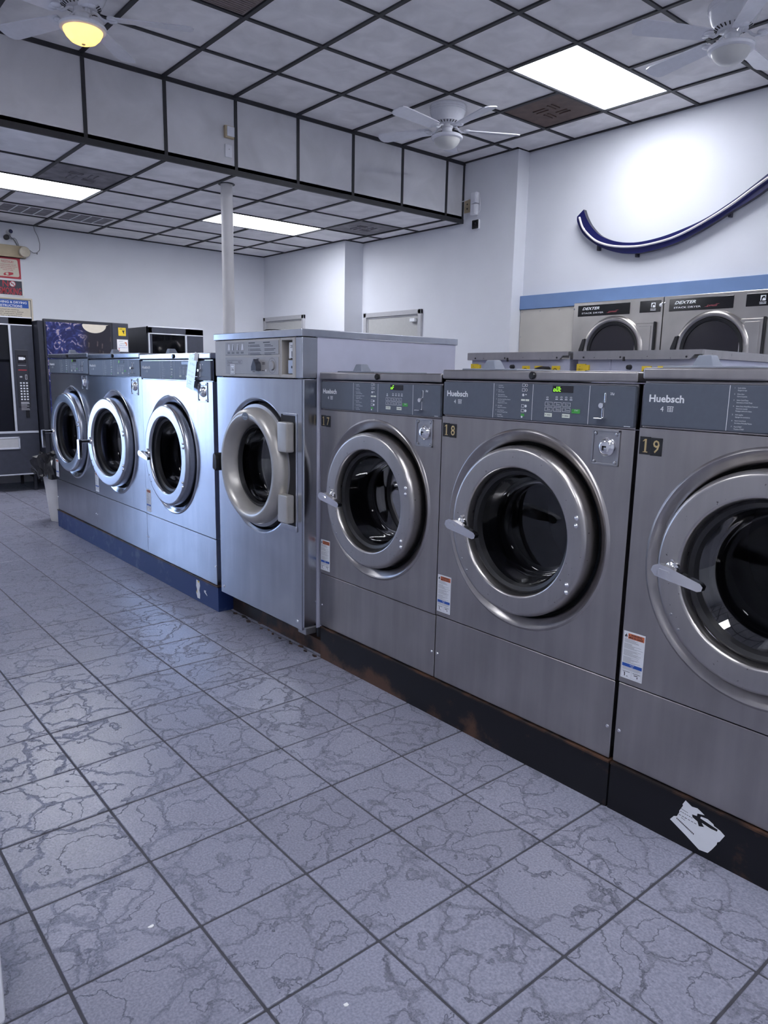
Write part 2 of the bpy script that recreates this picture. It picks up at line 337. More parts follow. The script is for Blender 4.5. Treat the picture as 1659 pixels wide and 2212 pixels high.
class MB:
    def __init__(s): s.v = []; s.f = []; s.m = []
    def add(s, vs, fs, mi=0):
        o = len(s.v); s.v += [tuple(v) for v in vs]
        s.f += [tuple(i+o for i in f) for f in fs]; s.m += [mi]*len(fs); return s
    def box(s, x0, x1, y0, y1, z0, z1, mi=0):
        return s.add([(x0,y0,z0),(x1,y0,z0),(x1,y1,z0),(x0,y1,z0),(x0,y0,z1),(x1,y0,z1),(x1,y1,z1),(x0,y1,z1)],
                     [(0,3,2,1),(4,5,6,7),(0,1,5,4),(1,2,6,5),(2,3,7,6),(3,0,4,7)], mi)
    def rbox(s, x0, x1, y0, y1, z0, z1, b=.004, mi=0, seg=2):          # rounded box
        bm = bmesh.new()
        bmesh.ops.create_cube(bm, size=1)
        for v in bm.verts:
            v.co = Vector(((x0+x1)/2+v.co.x*(x1-x0), (y0+y1)/2+v.co.y*(y1-y0), (z0+z1)/2+v.co.z*(z1-z0)))
        bmesh.ops.bevel(bm, geom=bm.edges[:], offset=b, segments=seg, affect='EDGES', profile=.5, clamp_overlap=True)
        bm.verts.index_update()
        s.add([v.co for v in bm.verts], [tuple(v.index for v in f.verts) for f in bm.faces], mi); bm.free(); return s
    def prism(s, pts, y0, y1, mi=0, axis='y'):                          # outline in (x, z), extruded along y (or (y, z) along x, (x, y) along z)
        n = len(pts)
        def P(a, b, d): return {'y': (a, d, b), 'x': (d, a, b), 'z': (a, b, d)}[axis]
        vs = [P(a, b, y0) for a, b in pts] + [P(a, b, y1) for a, b in pts]
        fs = [tuple(range(n)), tuple(range(2*n-1, n-1, -1))] + [(i, i+n, (i+1) % n+n, (i+1) % n) for i in range(n)]
        return s.add(vs, fs, mi)
    def lathe(s, prof, c=(0,0,0), axis='y', seg=48, mi=0, a0=0., a1=2*math.pi):   # profile of (r, h)
        full = abs(a1-a0-2*math.pi) < 1e-6; n = seg if full else seg+1
        vs = []; fs = []
        for r, h in prof:
            for k in range(n):
                a = a0+(a1-a0)*k/seg; u, w = r*math.cos(a), r*math.sin(a)
                vs.append((c[0]+u, c[1]+h, c[2]+w) if axis == 'y' else (c[0]+u, c[1]+w, c[2]+h) if axis == 'z' else (c[0]+h, c[1]+u, c[2]+w))
        for i in range(len(prof)-1):
            for k in range(seg):
                k2 = (k+1) % n; fs.append((i*n+k, i*n+k2, (i+1)*n+k2, (i+1)*n+k))
        return s.add(vs, fs, mi)
    def cyl(s, c, r, h, axis='z', seg=20, mi=0, r2=None):
        r2 = r if r2 is None else r2
        return s.lathe([(0, 0), (r, 0), (r2, h), (0, h)], c, axis, seg, mi)
    def tube(s, pts, r, seg=8, mi=0):
        pts = [Vector(p) for p in pts]; vs = []; fs = []; n = len(pts)
        up = Vector((0, 0, 1)); prev = None
        for i, p in enumerate(pts):
            d = (pts[min(i+1, n-1)]-pts[max(i-1, 0)]).normalized()
            if prev is None: prev = d.cross(up) if abs(d.z) < .9 else d.cross(Vector((1, 0, 0)))
            a = (prev-d*prev.dot(d)).normalized(); b = d.cross(a); prev = a
            rr = r[i] if isinstance(r, (list, tuple)) else r
            for k in range(seg):
                q = 2*math.pi*k/seg; vs.append(p+a*(rr*math.cos(q))+b*(rr*math.sin(q)))
        for i in range(n-1):
            for k in range(seg):
                k2 = (k+1) % seg; fs.append((i*seg+k, i*seg+k2, (i+1)*seg+k2, (i+1)*seg+k))
        fs.append(tuple(range(seg-1, -1, -1))); fs.append(tuple((n-1)*seg+k for k in range(seg)))
        return s.add(vs, fs, mi)
    def text(s, st, x, y, z, size, mi=0, al='L', bold=0., shear=0., sx=1., wid=None):   # flat letters facing -y
        vs, fs, w = _text_data(st, bold, shear)
        k = size*sx if wid is None else wid/w
        off = 0 if al == 'L' else (-w*k/2 if al == 'C' else -w*k)
        return s.add([(x+off+a*k, y, z+b*size) for a, b in vs], fs, mi)
    def bar(s, x0, x1, z0, z1, y, mi=0): return s.add([(x0,y,z0),(x1,y,z0),(x1,y,z1),(x0,y,z1)], [(0,1,2,3)], mi)
    def frame(s, x0, x1, z0, z1, y, w, mi=0):
        s.bar(x0,x1,z0,z0+w,y,mi); s.bar(x0,x1,z1-w,z1,y,mi); s.bar(x0,x0+w,z0+w,z1-w,y,mi); return s.bar(x1-w,x1,z0+w,z1-w,y,mi)
    def disc(s, x, z, r, y, mi=0, seg=20, rz=None):
        rz = r if rz is None else rz
        return s.add([(x+r*math.cos(2*math.pi*k/seg), y, z+rz*math.sin(2*math.pi*k/seg)) for k in range(seg)], [tuple(range(seg))], mi)
    def poly(s, pts, y, mi=0): return s.add([(a, y, b) for a, b in pts], [tuple(range(len(pts)))], mi)
    def build(s, name, mats, parent=None, loc=(0,0,0), rot=(0,0,0), smooth=False, ang=35, recalc=True):
        me = bpy.data.meshes.new(name); me.from_pydata(s.v, [], s.f)
        if isinstance(mats, str): mats = [mats]
        for k in mats: me.materials.append(MT[k])
        if len(mats) > 1: me.polygons.foreach_set('material_index', s.m)
        if recalc:
            bm = bmesh.new(); bm.from_mesh(me); bmesh.ops.recalc_face_normals(bm, faces=bm.faces[:]); bm.to_mesh(me); bm.free()
        if smooth: me.shade_smooth(); me.set_sharp_from_angle(angle=R(ang))
        me.update()
        o = bpy.data.objects.new(name, me); C.objects.link(o)
        o.location = loc; o.rotation_euler = rot
        if parent: o.parent = parent
        if smooth:
            wn = o.modifiers.new('weighted', 'WEIGHTED_NORMAL'); wn.keep_sharp = True; wn.weight = 50
        return o

def tag(o, label=None, cat=None, group=None, kind=None):
    if label: o['label'] = label
    if cat: o['category'] = cat
    if group: o['group'] = group
    if kind: o['kind'] = kind
    return o
def empty(name, loc=(0,0,0), rz=0., label=None, cat=None, group=None, kind=None):
    o = bpy.data.objects.new(name, None); C.objects.link(o); o.location = loc; o.rotation_euler = (0, 0, rz)
    o.empty_display_size = .1
    return tag(o, label, cat, group, kind)
def dup(o, parent=None, loc=None):
    c = o.copy(); C.objects.link(c); c.parent = parent
    if loc is not None: c.location = loc
    for ch in list(o.children): dup(ch, c)
    return c
def share(name, src, parent, loc, rot=(0,0,0), scale=None):              # one more piece on shared mesh data
    o = bpy.data.objects.new(name, src.data); C.objects.link(o); o.parent = parent; o.location = loc; o.rotation_euler = rot
    if scale: o.scale = scale
    return o
def struct(o, label): return tag(o, label, None, None, 'structure')

# ================================================================ THE ROOM
HC, HL = 3.54, 2.946             # main and lower ceiling heights
XL, XC, XB, XA = -3.6, 6.06, 5.89, 5.61
YF, YB, YS, YJ1, YJ2 = -3.0, 9.37, 5.765, 5.04, 7.47

# ---- floor
fl = empty('floor', (0, 0, 0)); struct(fl, 'grey slate-look square floor tiles with dark grout')
MB().box(XL-.1, XC+.3, YF-.1, YB+.1, -.12, -.0035).build('floor_slab', 'grout', fl)
TP = .3072; TX0 = .684; TY0 = 2.0816
def tile_mesh():
    h = .1502
    bm = MB().rbox(-h, h, -h, h, -.02, 0, .0028, seg=2)
    return bm
t0 = None; placed = set(); rot4 = [0, R(90), R(180), R(270)]
cells = []
for i in range(-2, 4):
    for j in range(-6, 24):
        cells.append((TX0+(i+.5)*TP, TY0+(j+.5)*TP))
for i in range(-4, -2):
    for j in range(-6, 24): cells.append((TX0+(i+.5)*TP, TY0+(j+.5)*TP))
cells = [c for c in cells if c[0] < 2.05 and c[1] > .2][:290]
for (x, y) in cells:
    r = random.choice(rot4); dz = random.uniform(-.0008, .0004)
    if t0 is None: t0 = tile_mesh().build('tile', 'slate_tile', fl, (x, y, dz), (0, 0, r))
    else: share('tile', t0, fl, (x, y, dz), (0, 0, r))
    placed.add((round((x-TX0)/TP-.5), round((y-TY0)/TP-.5)))
rest = MB()
for i in range(-14, 18):
    for j in range(-17, 24):
        if (i, j) in placed: continue
        x, y = TX0+(i+.5)*TP, TY0+(j+.5)*TP
        if XL < x < XC and YF < y < YB: rest.box(x-.1502, x+.1502, y-.1502, y+.1502, -.02, -.0005)
tag(rest.build('tile_field', 'slate_tile', fl), kind='stuff')

# ---- walls
def wall(name, x0, x1, y0, y1, z0, z1, label, mat='wall_plaster'):
    return struct(MB().box(x0, x1, y0, y1, z0, z1).build(name, mat), label)
wall('wall_right', XC, XC+.15, YF, YJ1, 0, HC+.2, 'white plastered wall above the dryers')
wall('wall_right_middle', XB, XC+.15, YJ1, YJ2, 0, HC+.2, 'white wall with grey door beside the lowered ceiling')
wall('wall_right_back', XA, XC+.15, YJ2, YB, 0, HC+.2, 'white wall stepping forward near the back corner')
wall('wall_left', XL-.15, XL, YF, YB, 0, HC+.2, 'white wall on the left side of the laundry')
# back wall: the shop window fills it left of the vending machines, out of frame
WX0, WX1, WZ0, WZ1 = -1.25, .12, .10, 2.62
bw = empty('wall_back'); struct(bw, 'white wall behind the vending machines')
for a in ((XL, WX0, 0, HC+.2), (WX1, XC+.15, 0, HC+.2), (WX0, WX1, WZ1, HC+.2), (WX0, WX1, 0, WZ0)):
    MB().box(a[0], a[1], YB, YB+.15, a[2], a[3]).build('wall_panel', 'wall_plaster', bw)
w1 = empty('window_1', (0, YB+.07, 0)); struct(w1, 'wide shop window in the back wall beyond the left picture edge')
for k in range(3):
    x = WX0+k*(WX1-WX0)/2
    MB().rbox(x-.03, x+.03, -.03, .03, WZ0, WZ1, .004).build('mullion', 'window_frame', w1)
for z in (WZ0+.03, WZ1-.03): MB().rbox(WX0, WX1, -.03, .03, z-.03, z+.03, .004).build('rail', 'window_frame', w1)
for k in range(2):
    x = WX0+k*(WX1-WX0)/2
    MB().box(x+.03, x+(WX1-WX0)/2-.03, -.003, .003, WZ0+.06, WZ1-.06).build('pane', 'clear_pane', w1)
wall('wall_front', XL, XC+.15, YF-.15, YF, 0, HC+.2, 'white wall behind the photographer')
struct(MB().box(-30, 30, YB+.16, 40, -.2, -.02).build('ground_pavement', 'concrete'), 'pale pavement outside the shop window')
# white pier end at the lower left
struct(MB().rbox(-.06, .252, 1.46, 1.78, 0, HC, .012).build('wall_pier', 'white_gloss'), 'white painted pier at the lower left corner of the picture')

# ---- ceilings
def ceiling(name, label, xs, ys, z, skip, barx, bary, top, holes):
    ce = empty(name, (0, 0, z)); struct(ce, label)
    MB().box(xs[0], xs[-1], ys[0], ys[-1], .03, .06).build('ceiling_deck', 'ceiling_tile', ce)
    base = MB().rbox(-.5, .5, -.5, .5, 0, .016, .004, seg=1).build('ceiling_panel', 'ceiling_tile', ce)
    first = True
    for i in range(len(xs)-1):
        for j in range(len(ys)-1):
            if (i, j) in skip: continue
            x0, x1, y0, y1 = xs[i], xs[i+1], ys[j], ys[j+1]
            o = base if first else share('ceiling_panel', base, ce, (0, 0, 0)); first = False
            o.location = ((x0+x1)/2, (y0+y1)/2, 0.002); o.scale = (x1-x0-.004, y1-y0-.004, 1)
    for x in xs[1:-1]:
        cuts = sorted((h[2]-barx/2, h[3]+barx/2) for h in holes if h[0]+.05 < x < h[1]-.05); a = ys[0]
        for c0, c1 in cuts+[(ys[-1], None)]:
            if c0-a > .05: MB().box(x-bary/2, x+bary/2, a, c0, -.010, .004).build('grid_bar', 'ceiling_bar', ce)
            a = c1
    for y in ys[1:-1]: MB().box(xs[0], xs[-1], y-barx/2, y+barx/2, -.009, .004).build('grid_bar', 'ceiling_bar', ce)
    for (a, b, c, d) in top: MB().box(a, b, c, d, -.010, .004).build('edge_bar', 'ceiling_bar', ce)
    return ce
P = .6085
xs_u = [XL] + [1.972+P*k for k in range(-9, 7)] + [XC]
ys_u = [YF] + [5.12-.6045*j for j in range(13, -1, -1)] + [YS]
def cell_u(x, y): return (max(i for i in range(len(xs_u)) if xs_u[i] <= x), max(j for j in range(len(ys_u)) if ys_u[j] <= y))
ci = lambda x, y: cell_u(x, y)
TROF_U = [(4.4, 3.3), (4.4, -.3), (.75, .3), (-1.68, 3.3), (.75, -2.1), (-1.68, -.9)]       # lower-left corners, 4 ft along x; all after the first are unseen, added for fill
skip_u = set()
trof_u = []
for (x, y) in TROF_U:
    i, j = cell_u(x+.2, y+.2); skip_u |= {(i, j), (i+1, j)}; trof_u.append((xs_u[i], xs_u[i+2], ys_u[j], ys_u[j+1]))
vent_b = cell_u(5.3, 4.2); vent_g = cell_u(2.3, 4.2); skip_u |= {vent_b, vent_g}
ceiling('ceiling_main', 'upper suspended ceiling of white panels in a black grid', xs_u, ys_u, HC, skip_u, .028, .030,
        [(XC-.02, XC, YF, YJ1), (XB-.02, XB, YJ1, YS), (XB-.02, XC, YJ1-.0, YJ1+.02)], trof_u)
xs_l = [XL] + [1.97+.612*k for k in range(-9, 7)] + [XB]
ys_l = [YS, 6.44, 7.085, 7.70, 8.275, 8.81, YB]
def cell_l(x, y): return (max(i for i in range(len(xs_l)) if xs_l[i] <= x), max(j for j in range(len(ys_l)) if ys_l[j] <= y))
skip_l = set(); trof_l = []
for (x, y) in ((1.4, 7.2), (3.85, 7.2), (-1.6, 7.2)):  # the last panel is unseen, added for extra light
    i, j = cell_l(x+.2, y+.2); skip_l |= {(i, j), (i+1, j)}; trof_l.append((xs_l[i], xs_l[i+2], ys_l[j], ys_l[j+1]))
v1, v2, v3, v4 = cell_l(2.2, 6.7), cell_l(5.2, 6.7), cell_l(2.2, 8.5), cell_l(2.8, 8.5)
skip_l |= {v1, v2, v3, v4}
ceiling('ceiling_lower', 'lowered suspended ceiling of white panels in a black grid', xs_l, ys_l, HL, skip_l, .018, .026,
        [(XL, XA, YB-.018, YB), (XA-.018, XA, YJ2, YB), (XA, XB, YJ2-.018, YJ2), (XB-.018, XB, YS, YJ2)], trof_l)

# ---- soffit (vertical face between the two ceilings)
so = empty('wall_soffit', (0, YS, 0)); struct(so, 'vertical drop between the two ceilings in framed white panels')
MB().box(XL, XB, .02, .10, HL+.02, HC+.1).build('soffit_core', 'ceiling_tile', so)
sx = [XL] + [1.98+.6085*k for k in range(-9, 7)] + [XB]
for a, b in zip(sx[:-1], sx[1:]):
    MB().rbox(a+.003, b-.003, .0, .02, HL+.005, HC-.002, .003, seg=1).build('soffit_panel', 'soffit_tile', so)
for x in sx[1:-1]: MB().box(x-.014, x+.014, -.006, .006, HL, HC).build('soffit_bar', 'ceiling_bar', so)
MB().box(XB-.022, XB, -.008, .006, HL, HC).build('soffit_bar', 'ceiling_bar', so)
for z0, z1 in ((HL-.012, HL+.030), (HC-.030, HC+.002)):
    MB().box(XL, XB, -.012, .012, z0, z1).build('soffit_bar', 'ceiling_bar', so)

# ---- ceiling lights, vents
def troffer(x0, x1, y0, y1, z, label, group):
    t = empty('ceiling_light', ((x0+x1)/2, (y0+y1)/2, z), 0, label, 'ceiling light', group)
    w, d = (x1-x0)/2-.016, (y1-y0)/2-.012
    f = MB()
    for a in ((-w, w, -d, -d+.014), (-w, w, d-.014, d), (-w, -w+.014, -d+.014, d-.014), (w-.014, w, -d+.014, d-.014)): f.box(a[0], a[1], a[2], a[3], -.004, .05)
    f.build('frame', 'white_gloss', t)
    MB().box(-w, w, -d, d, .045, .055).build('housing', 'white_gloss', t)
    MB().rbox(-w+.014, w-.014, -d+.014, d-.014, 0, .012, .003, seg=1).build('diffuser', 'diffuser', t)
_lab = ['bright fluorescent ceiling panel beside the brown vent on the upper ceiling'] + ['fluorescent ceiling panel on the upper ceiling beyond the picture edge']*5
for k, (q, l) in enumerate(zip(trof_u, _lab)): troffer(*q, HC, l, None if k == 0 else 'ceiling lights beyond the picture edge')
_lab = ['bright fluorescent panel on the lowered ceiling at the left edge', 'bright fluorescent panel on the lowered ceiling behind the white pole',
        'fluorescent panel on the lowered ceiling beyond the left picture edge']
for q, l in zip(trof_l, _lab): troffer(*q, HL, l, None)

def vent(kind, xs, ys, c, z, label, mat):
    x0, x1, y0, y1 = xs[c[0]], xs[c[0]+1], ys[c[1]], ys[c[1]+1]
    t = empty('ceiling_vent', ((x0+x1)/2, (y0+y1)/2, z), 0, label, 'ceiling vent')
    w, d = (x1-x0)/2-.016, (y1-y0)/2-.012
    MB().rbox(-w, w, -d, d, 0, .016, .003, seg=1).build('plate', mat, t)
    if kind == 'pressed':                         # pin-wheel of pressed louvres
        for k, (a, b, c2, e) in enumerate(((-.13, -.02, -.10, -.09), (-.13, -.02, -.06, -.05), (.02, .13, .05, .06), (.02, .13, .09, .10),
                                          (-.10, -.09, .0, .12), (-.05, -.04, .0, .12), (.04, .05, -.12, -.01), (.09, .10, -.12, -.01))):
            MB().box(a, b, c2, e, -.007, .002).build('louvre', 'dusty_vent' if mat == 'dusty_vent' else 'brown_vent', t)
    elif kind == 'slot':
        MB().box(-w+.05, w-.05, -d+.08, d-.08, -.003, .002).build('grille', 'dusty_vent', t)
        for k in range(1, 4):
            x = -w+.05+(2*w-.1)*k/4
            MB().box(x-.006, x+.006, -d+.06, d-.06, -.006, .0).build('divider', 'white_matte', t)
    else:
        for k in range(24):
            y = -d+.02+(2*d-.04)*k/23
            MB().box(-w+.02, w-.02, y-.004, y+.004, -.006, .002).build('slat', 'grille_vent', t)
vent('pressed', xs_u, ys_u, vent_b, HC, 'dark brown pressed vent panel on the upper ceiling beside the light', 'brown_vent')
vent('slat', xs_u, ys_u, vent_g, HC, 'finely ribbed grey-brown vent grille at the top edge of the picture', 'grille_vent')
vent('pressed', xs_l, ys_l, v1, HL, 'dusty grey pressed vent on the lowered ceiling beside the left light', 'dusty_vent')
vent('pressed', xs_l, ys_l, v2, HL, 'dusty grey pressed vent on the lowered ceiling near the soffit end', 'dusty_vent')
vent('slot', xs_l, ys_l, v3, HL, 'dusty slotted vent at the left edge above the vending machines', 'ceiling_tile')
vent('slot', xs_l, ys_l, v4, HL, 'dusty slotted vent, right one of the pair above the vending machines', 'ceiling_tile')

# ---- doors on the right hand wall (local: x along the wall to the viewer's right, y into the wall)
def wall_door(name, X, ya, yb, ztop, label, closer):
    d = empty(name, (X, ya, 0), R(-90)); struct(d, label)
    w = ya-yb
    f = MB(); f.rbox(0, .055, -.03, .02, 0, ztop, .006); f.rbox(w-.055, w, -.03, .02, 0, ztop, .006); f.rbox(.0, w, -.03, .02, ztop-.055, ztop, .006)
    f.build('door_frame', 'frame_paint', d, smooth=True)
    f = MB(); f.rbox(.055, .07, -.012, .015, 0, ztop-.055, .003); f.rbox(w-.07, w-.055, -.012, .015, 0, ztop-.055, .003); f.rbox(.055, w-.055, -.012, .015, ztop-.07, ztop-.055, .003)
    f.build('door_stop', 'frame_paint', d)
    MB().rbox(.072, w-.072, -.004, .02, .01, ztop-.073, .003).build('door_leaf', 'door_paint', d)
    MB().cyl((.13, -.03, 1.0), .028, .03, 'y', 16).build('door_knob', 'chrome', d, smooth=True)
    if closer:
        MB().rbox(w-.17, w-.09, -.05, -.004, ztop-.14, ztop-.10, .004).build('door_closer', 'white_matte', d)
        MB().rbox(.06, .09, -.03, -.004, 1.69, 1.73, .004).build('hinge', 'black_rubber', d)
wall_door('door_1', XA, 9.36, 8.33, 2.11, 'grey painted door in the back corner', False)
wall_door('door_2', XB, 7.41, 6.35, 2.092, 'grey painted door in the middle of the right wall', True)

# ---- pole
po = empty('support_pole', (3.29, 6.11, 0), 0, 'slim white round pole rising to the lowered ceiling', 'pole')
MB().lathe([(0, 0), (.052, 0), (.052, HL), (0, HL)], seg=28, axis='z').build('shaft', 'pole_paint', po, smooth=True)
MB().lathe([(.053, HL-.004), (.072, HL-.004), (.072, HL), (.053, HL)], seg=28, axis='z').build('collar', 'ceiling_bar', po, smooth=True)

# ================================================================ WASHERS
# local frame of a machine: x to the viewer's right, y into the machine, z up
def plate_with_hole(W_, z0, z1, cx, cz, r, y, seg=72):
    corners = [math.atan2(b-cz, a-cx) for a in (0, W_) for b in (z0, z1)]
    angs = sorted(set([round(2*math.pi*k/seg-math.pi, 6) for k in range(seg)] + [round(a, 6) for a in corners]))
    n = len(angs); vs = []; fs = []
    for a in angs: vs.append((cx+r*math.cos(a), y, cz+r*math.sin(a)))
    for a in angs:
        c, s_ = math.cos(a), math.sin(a)
        t = min(((W_-cx)/c if c > 1e-9 else (-cx/c if c < -1e-9 else 1e9)), ((z1-cz)/s_ if s_ > 1e-9 else ((z0-cz)/s_ if s_ < -1e-9 else 1e9)))
        vs.append((cx+t*c, y, cz+t*s_))
    for k in range(n):
        k2 = (k+1) % n; fs.append((k, k2, n+k2, n+k))
    return vs, fs

SEG7 = {'o': 'cdeg', 'F': 'aefg', 'f': 'aefg', 'U': 'bcdef', 't': 'defg', 'u': 'cde', '0': 'abcdef', '2': 'abged', '5': 'afgcd', '-': 'g'}
def seven(mb, s, x, y, z, w, h, mi):
    t = h*.12; sl = .12
    for k, ch in enumerate(s):
        X = x+k*w*1.35
        def q(a, b, c, d):
            mb.add([(X+a+sl*b, y, z+b), (X+c+sl*b, y, z+b), (X+c+sl*d, y, z+d), (X+a+sl*d, y, z+d)], [(0, 1, 2, 3)], mi)
        for g in SEG7.get(ch, ''):
            if g == 'a': q(t*.4, h-t, w-t*.4, h)
            if g == 'g': q(t*.4, h/2-t/2, w-t*.4, h/2+t/2)
            if g == 'd': q(t*.4, 0, w-t*.4, t)
            if g == 'f': q(0, h/2+t*.3, t, h-t*.2)
            if g == 'b': q(w-t, h/2+t*.3, w, h-t*.2)
            if g == 'e': q(0, t*.2, t, h/2-t*.3)
            if g == 'c': q(w-t, t*.2, w, h/2-t*.3)

STEPS = [('1', 'Load clothes', 'Cargue la ropa'), ('2', 'Close door', 'Cierre la puerta'), ('3', 'Select Cycle/Temp', 'Seleccione el Ciclo/Temp'),
         ('4', 'Select Extra Wash/Rinse if desired', 'Seleccione Lavado/', 'Enjuague extra si lo desea'), ('5', 'Add supplies', 'Agregue los suministros'),
         ('6', 'Insert Coins/Card', 'Introduzca Monedas/Tarjeta'), ('7', 'Push START', 'Presione START')]

def warning_sticker(par, x, z, w, h, y):
    s = MB(); s.rbox(x, x+w, y-.0008, y, z, z+h, .0003, 0, 1); e = y-.0012
    s.bar(x+w*.22, x+w*.96, z+h*.855, z+h*.965, e, 1)
    s.text('WARNING', x+w*.60, e-.0002, z+h*.918, h*.058, 2, 'C', .03, wid=w*.52)
    s.text('MISE EN GARDE', x+w*.60, e-.0002, z+h*.867, h*.055, 2, 'C', .03, wid=w*.62)
    for zz in (.915, .867):
        s.poly([(x+w*.25, z+h*zz), (x+w*.31, z+h*zz), (x+w*.28, z+h*(zz+.035))], e-.0002, 2)
    s.poly([(x+w*.06, z+h*.885), (x+w*.10, z+h*.865), (x+w*.16, z+h*.868), (x+w*.185, z+h*.895), (x+w*.165, z+h*.92), (x+w*.13, z+h*.955), (x+w*.115, z+h*.925), (x+w*.075, z+h*.915)], e, 2)
    s.disc(x+w*.125, z+h*.882, w*.022, e-.0002, 0, 10, h*.012)
    rr = random.Random(3)
    zz = .835
    for blk in (5, 7, 8, 8):
        for k in range(blk):
            s.bar(x+w*(.06 if k else .055), x+w*(.06+rr.uniform(.35, .88)), z+h*zz, z+h*(zz+.0085), e, 3); zz -= .0165
        zz -= .016
    s.bar(x+w*.04, x+w*.96, z+h*.255, z+h*.325, e, 4)
    s.text('NOTICE', x+w*.5, e-.0002, z+h*.295, h*.026, 0, 'C', .02); s.text('AVIS', x+w*.5, e-.0002, z+h*.264, h*.026, 0, 'C', .02)
    for k in range(5): s.bar(x+w*.06, x+w*rr.uniform(.7, .95), z+h*(.24-.013*k), z+h*(.246-.013*k), e, 3)
    s.frame(x+w*.045, x+w*.955, z+h*.03, z+h*.165, e, w*.008, 3); s.bar(x+w*.495, x+w*.505, z+h*.03, z+h*.165, e, 3)
    s.bar(x+w*.10, x+w*.42, z+h*.143, z+h*.152, e, 2); s.bar(x+w*.56, x+w*.90, z+h*.143, z+h*.152, e, 2)
    s.bar(x+w*.17, x+w*.21, z+h*.05, z+h*.125, e, 2); s.bar(x+w*.14, x+w*.21, z+h*.115, z+h*.128, e, 2); s.bar(x+w*.27, x+w*.34, z+h*.05, z+h*.062, e, 2)
    s.bar(x+w*.62, x+w*.80, z+h*.105, z+h*.12, e, 2); s.bar(x+w*.76, x+w*.80, z+h*.06, z+h*.09, e, 2)
    return s.build('warning_sticker', ['sticker_white', 'sticker_orange', 'black_print', 'frame_paint', 'sticker_blue'], par, recalc=False)

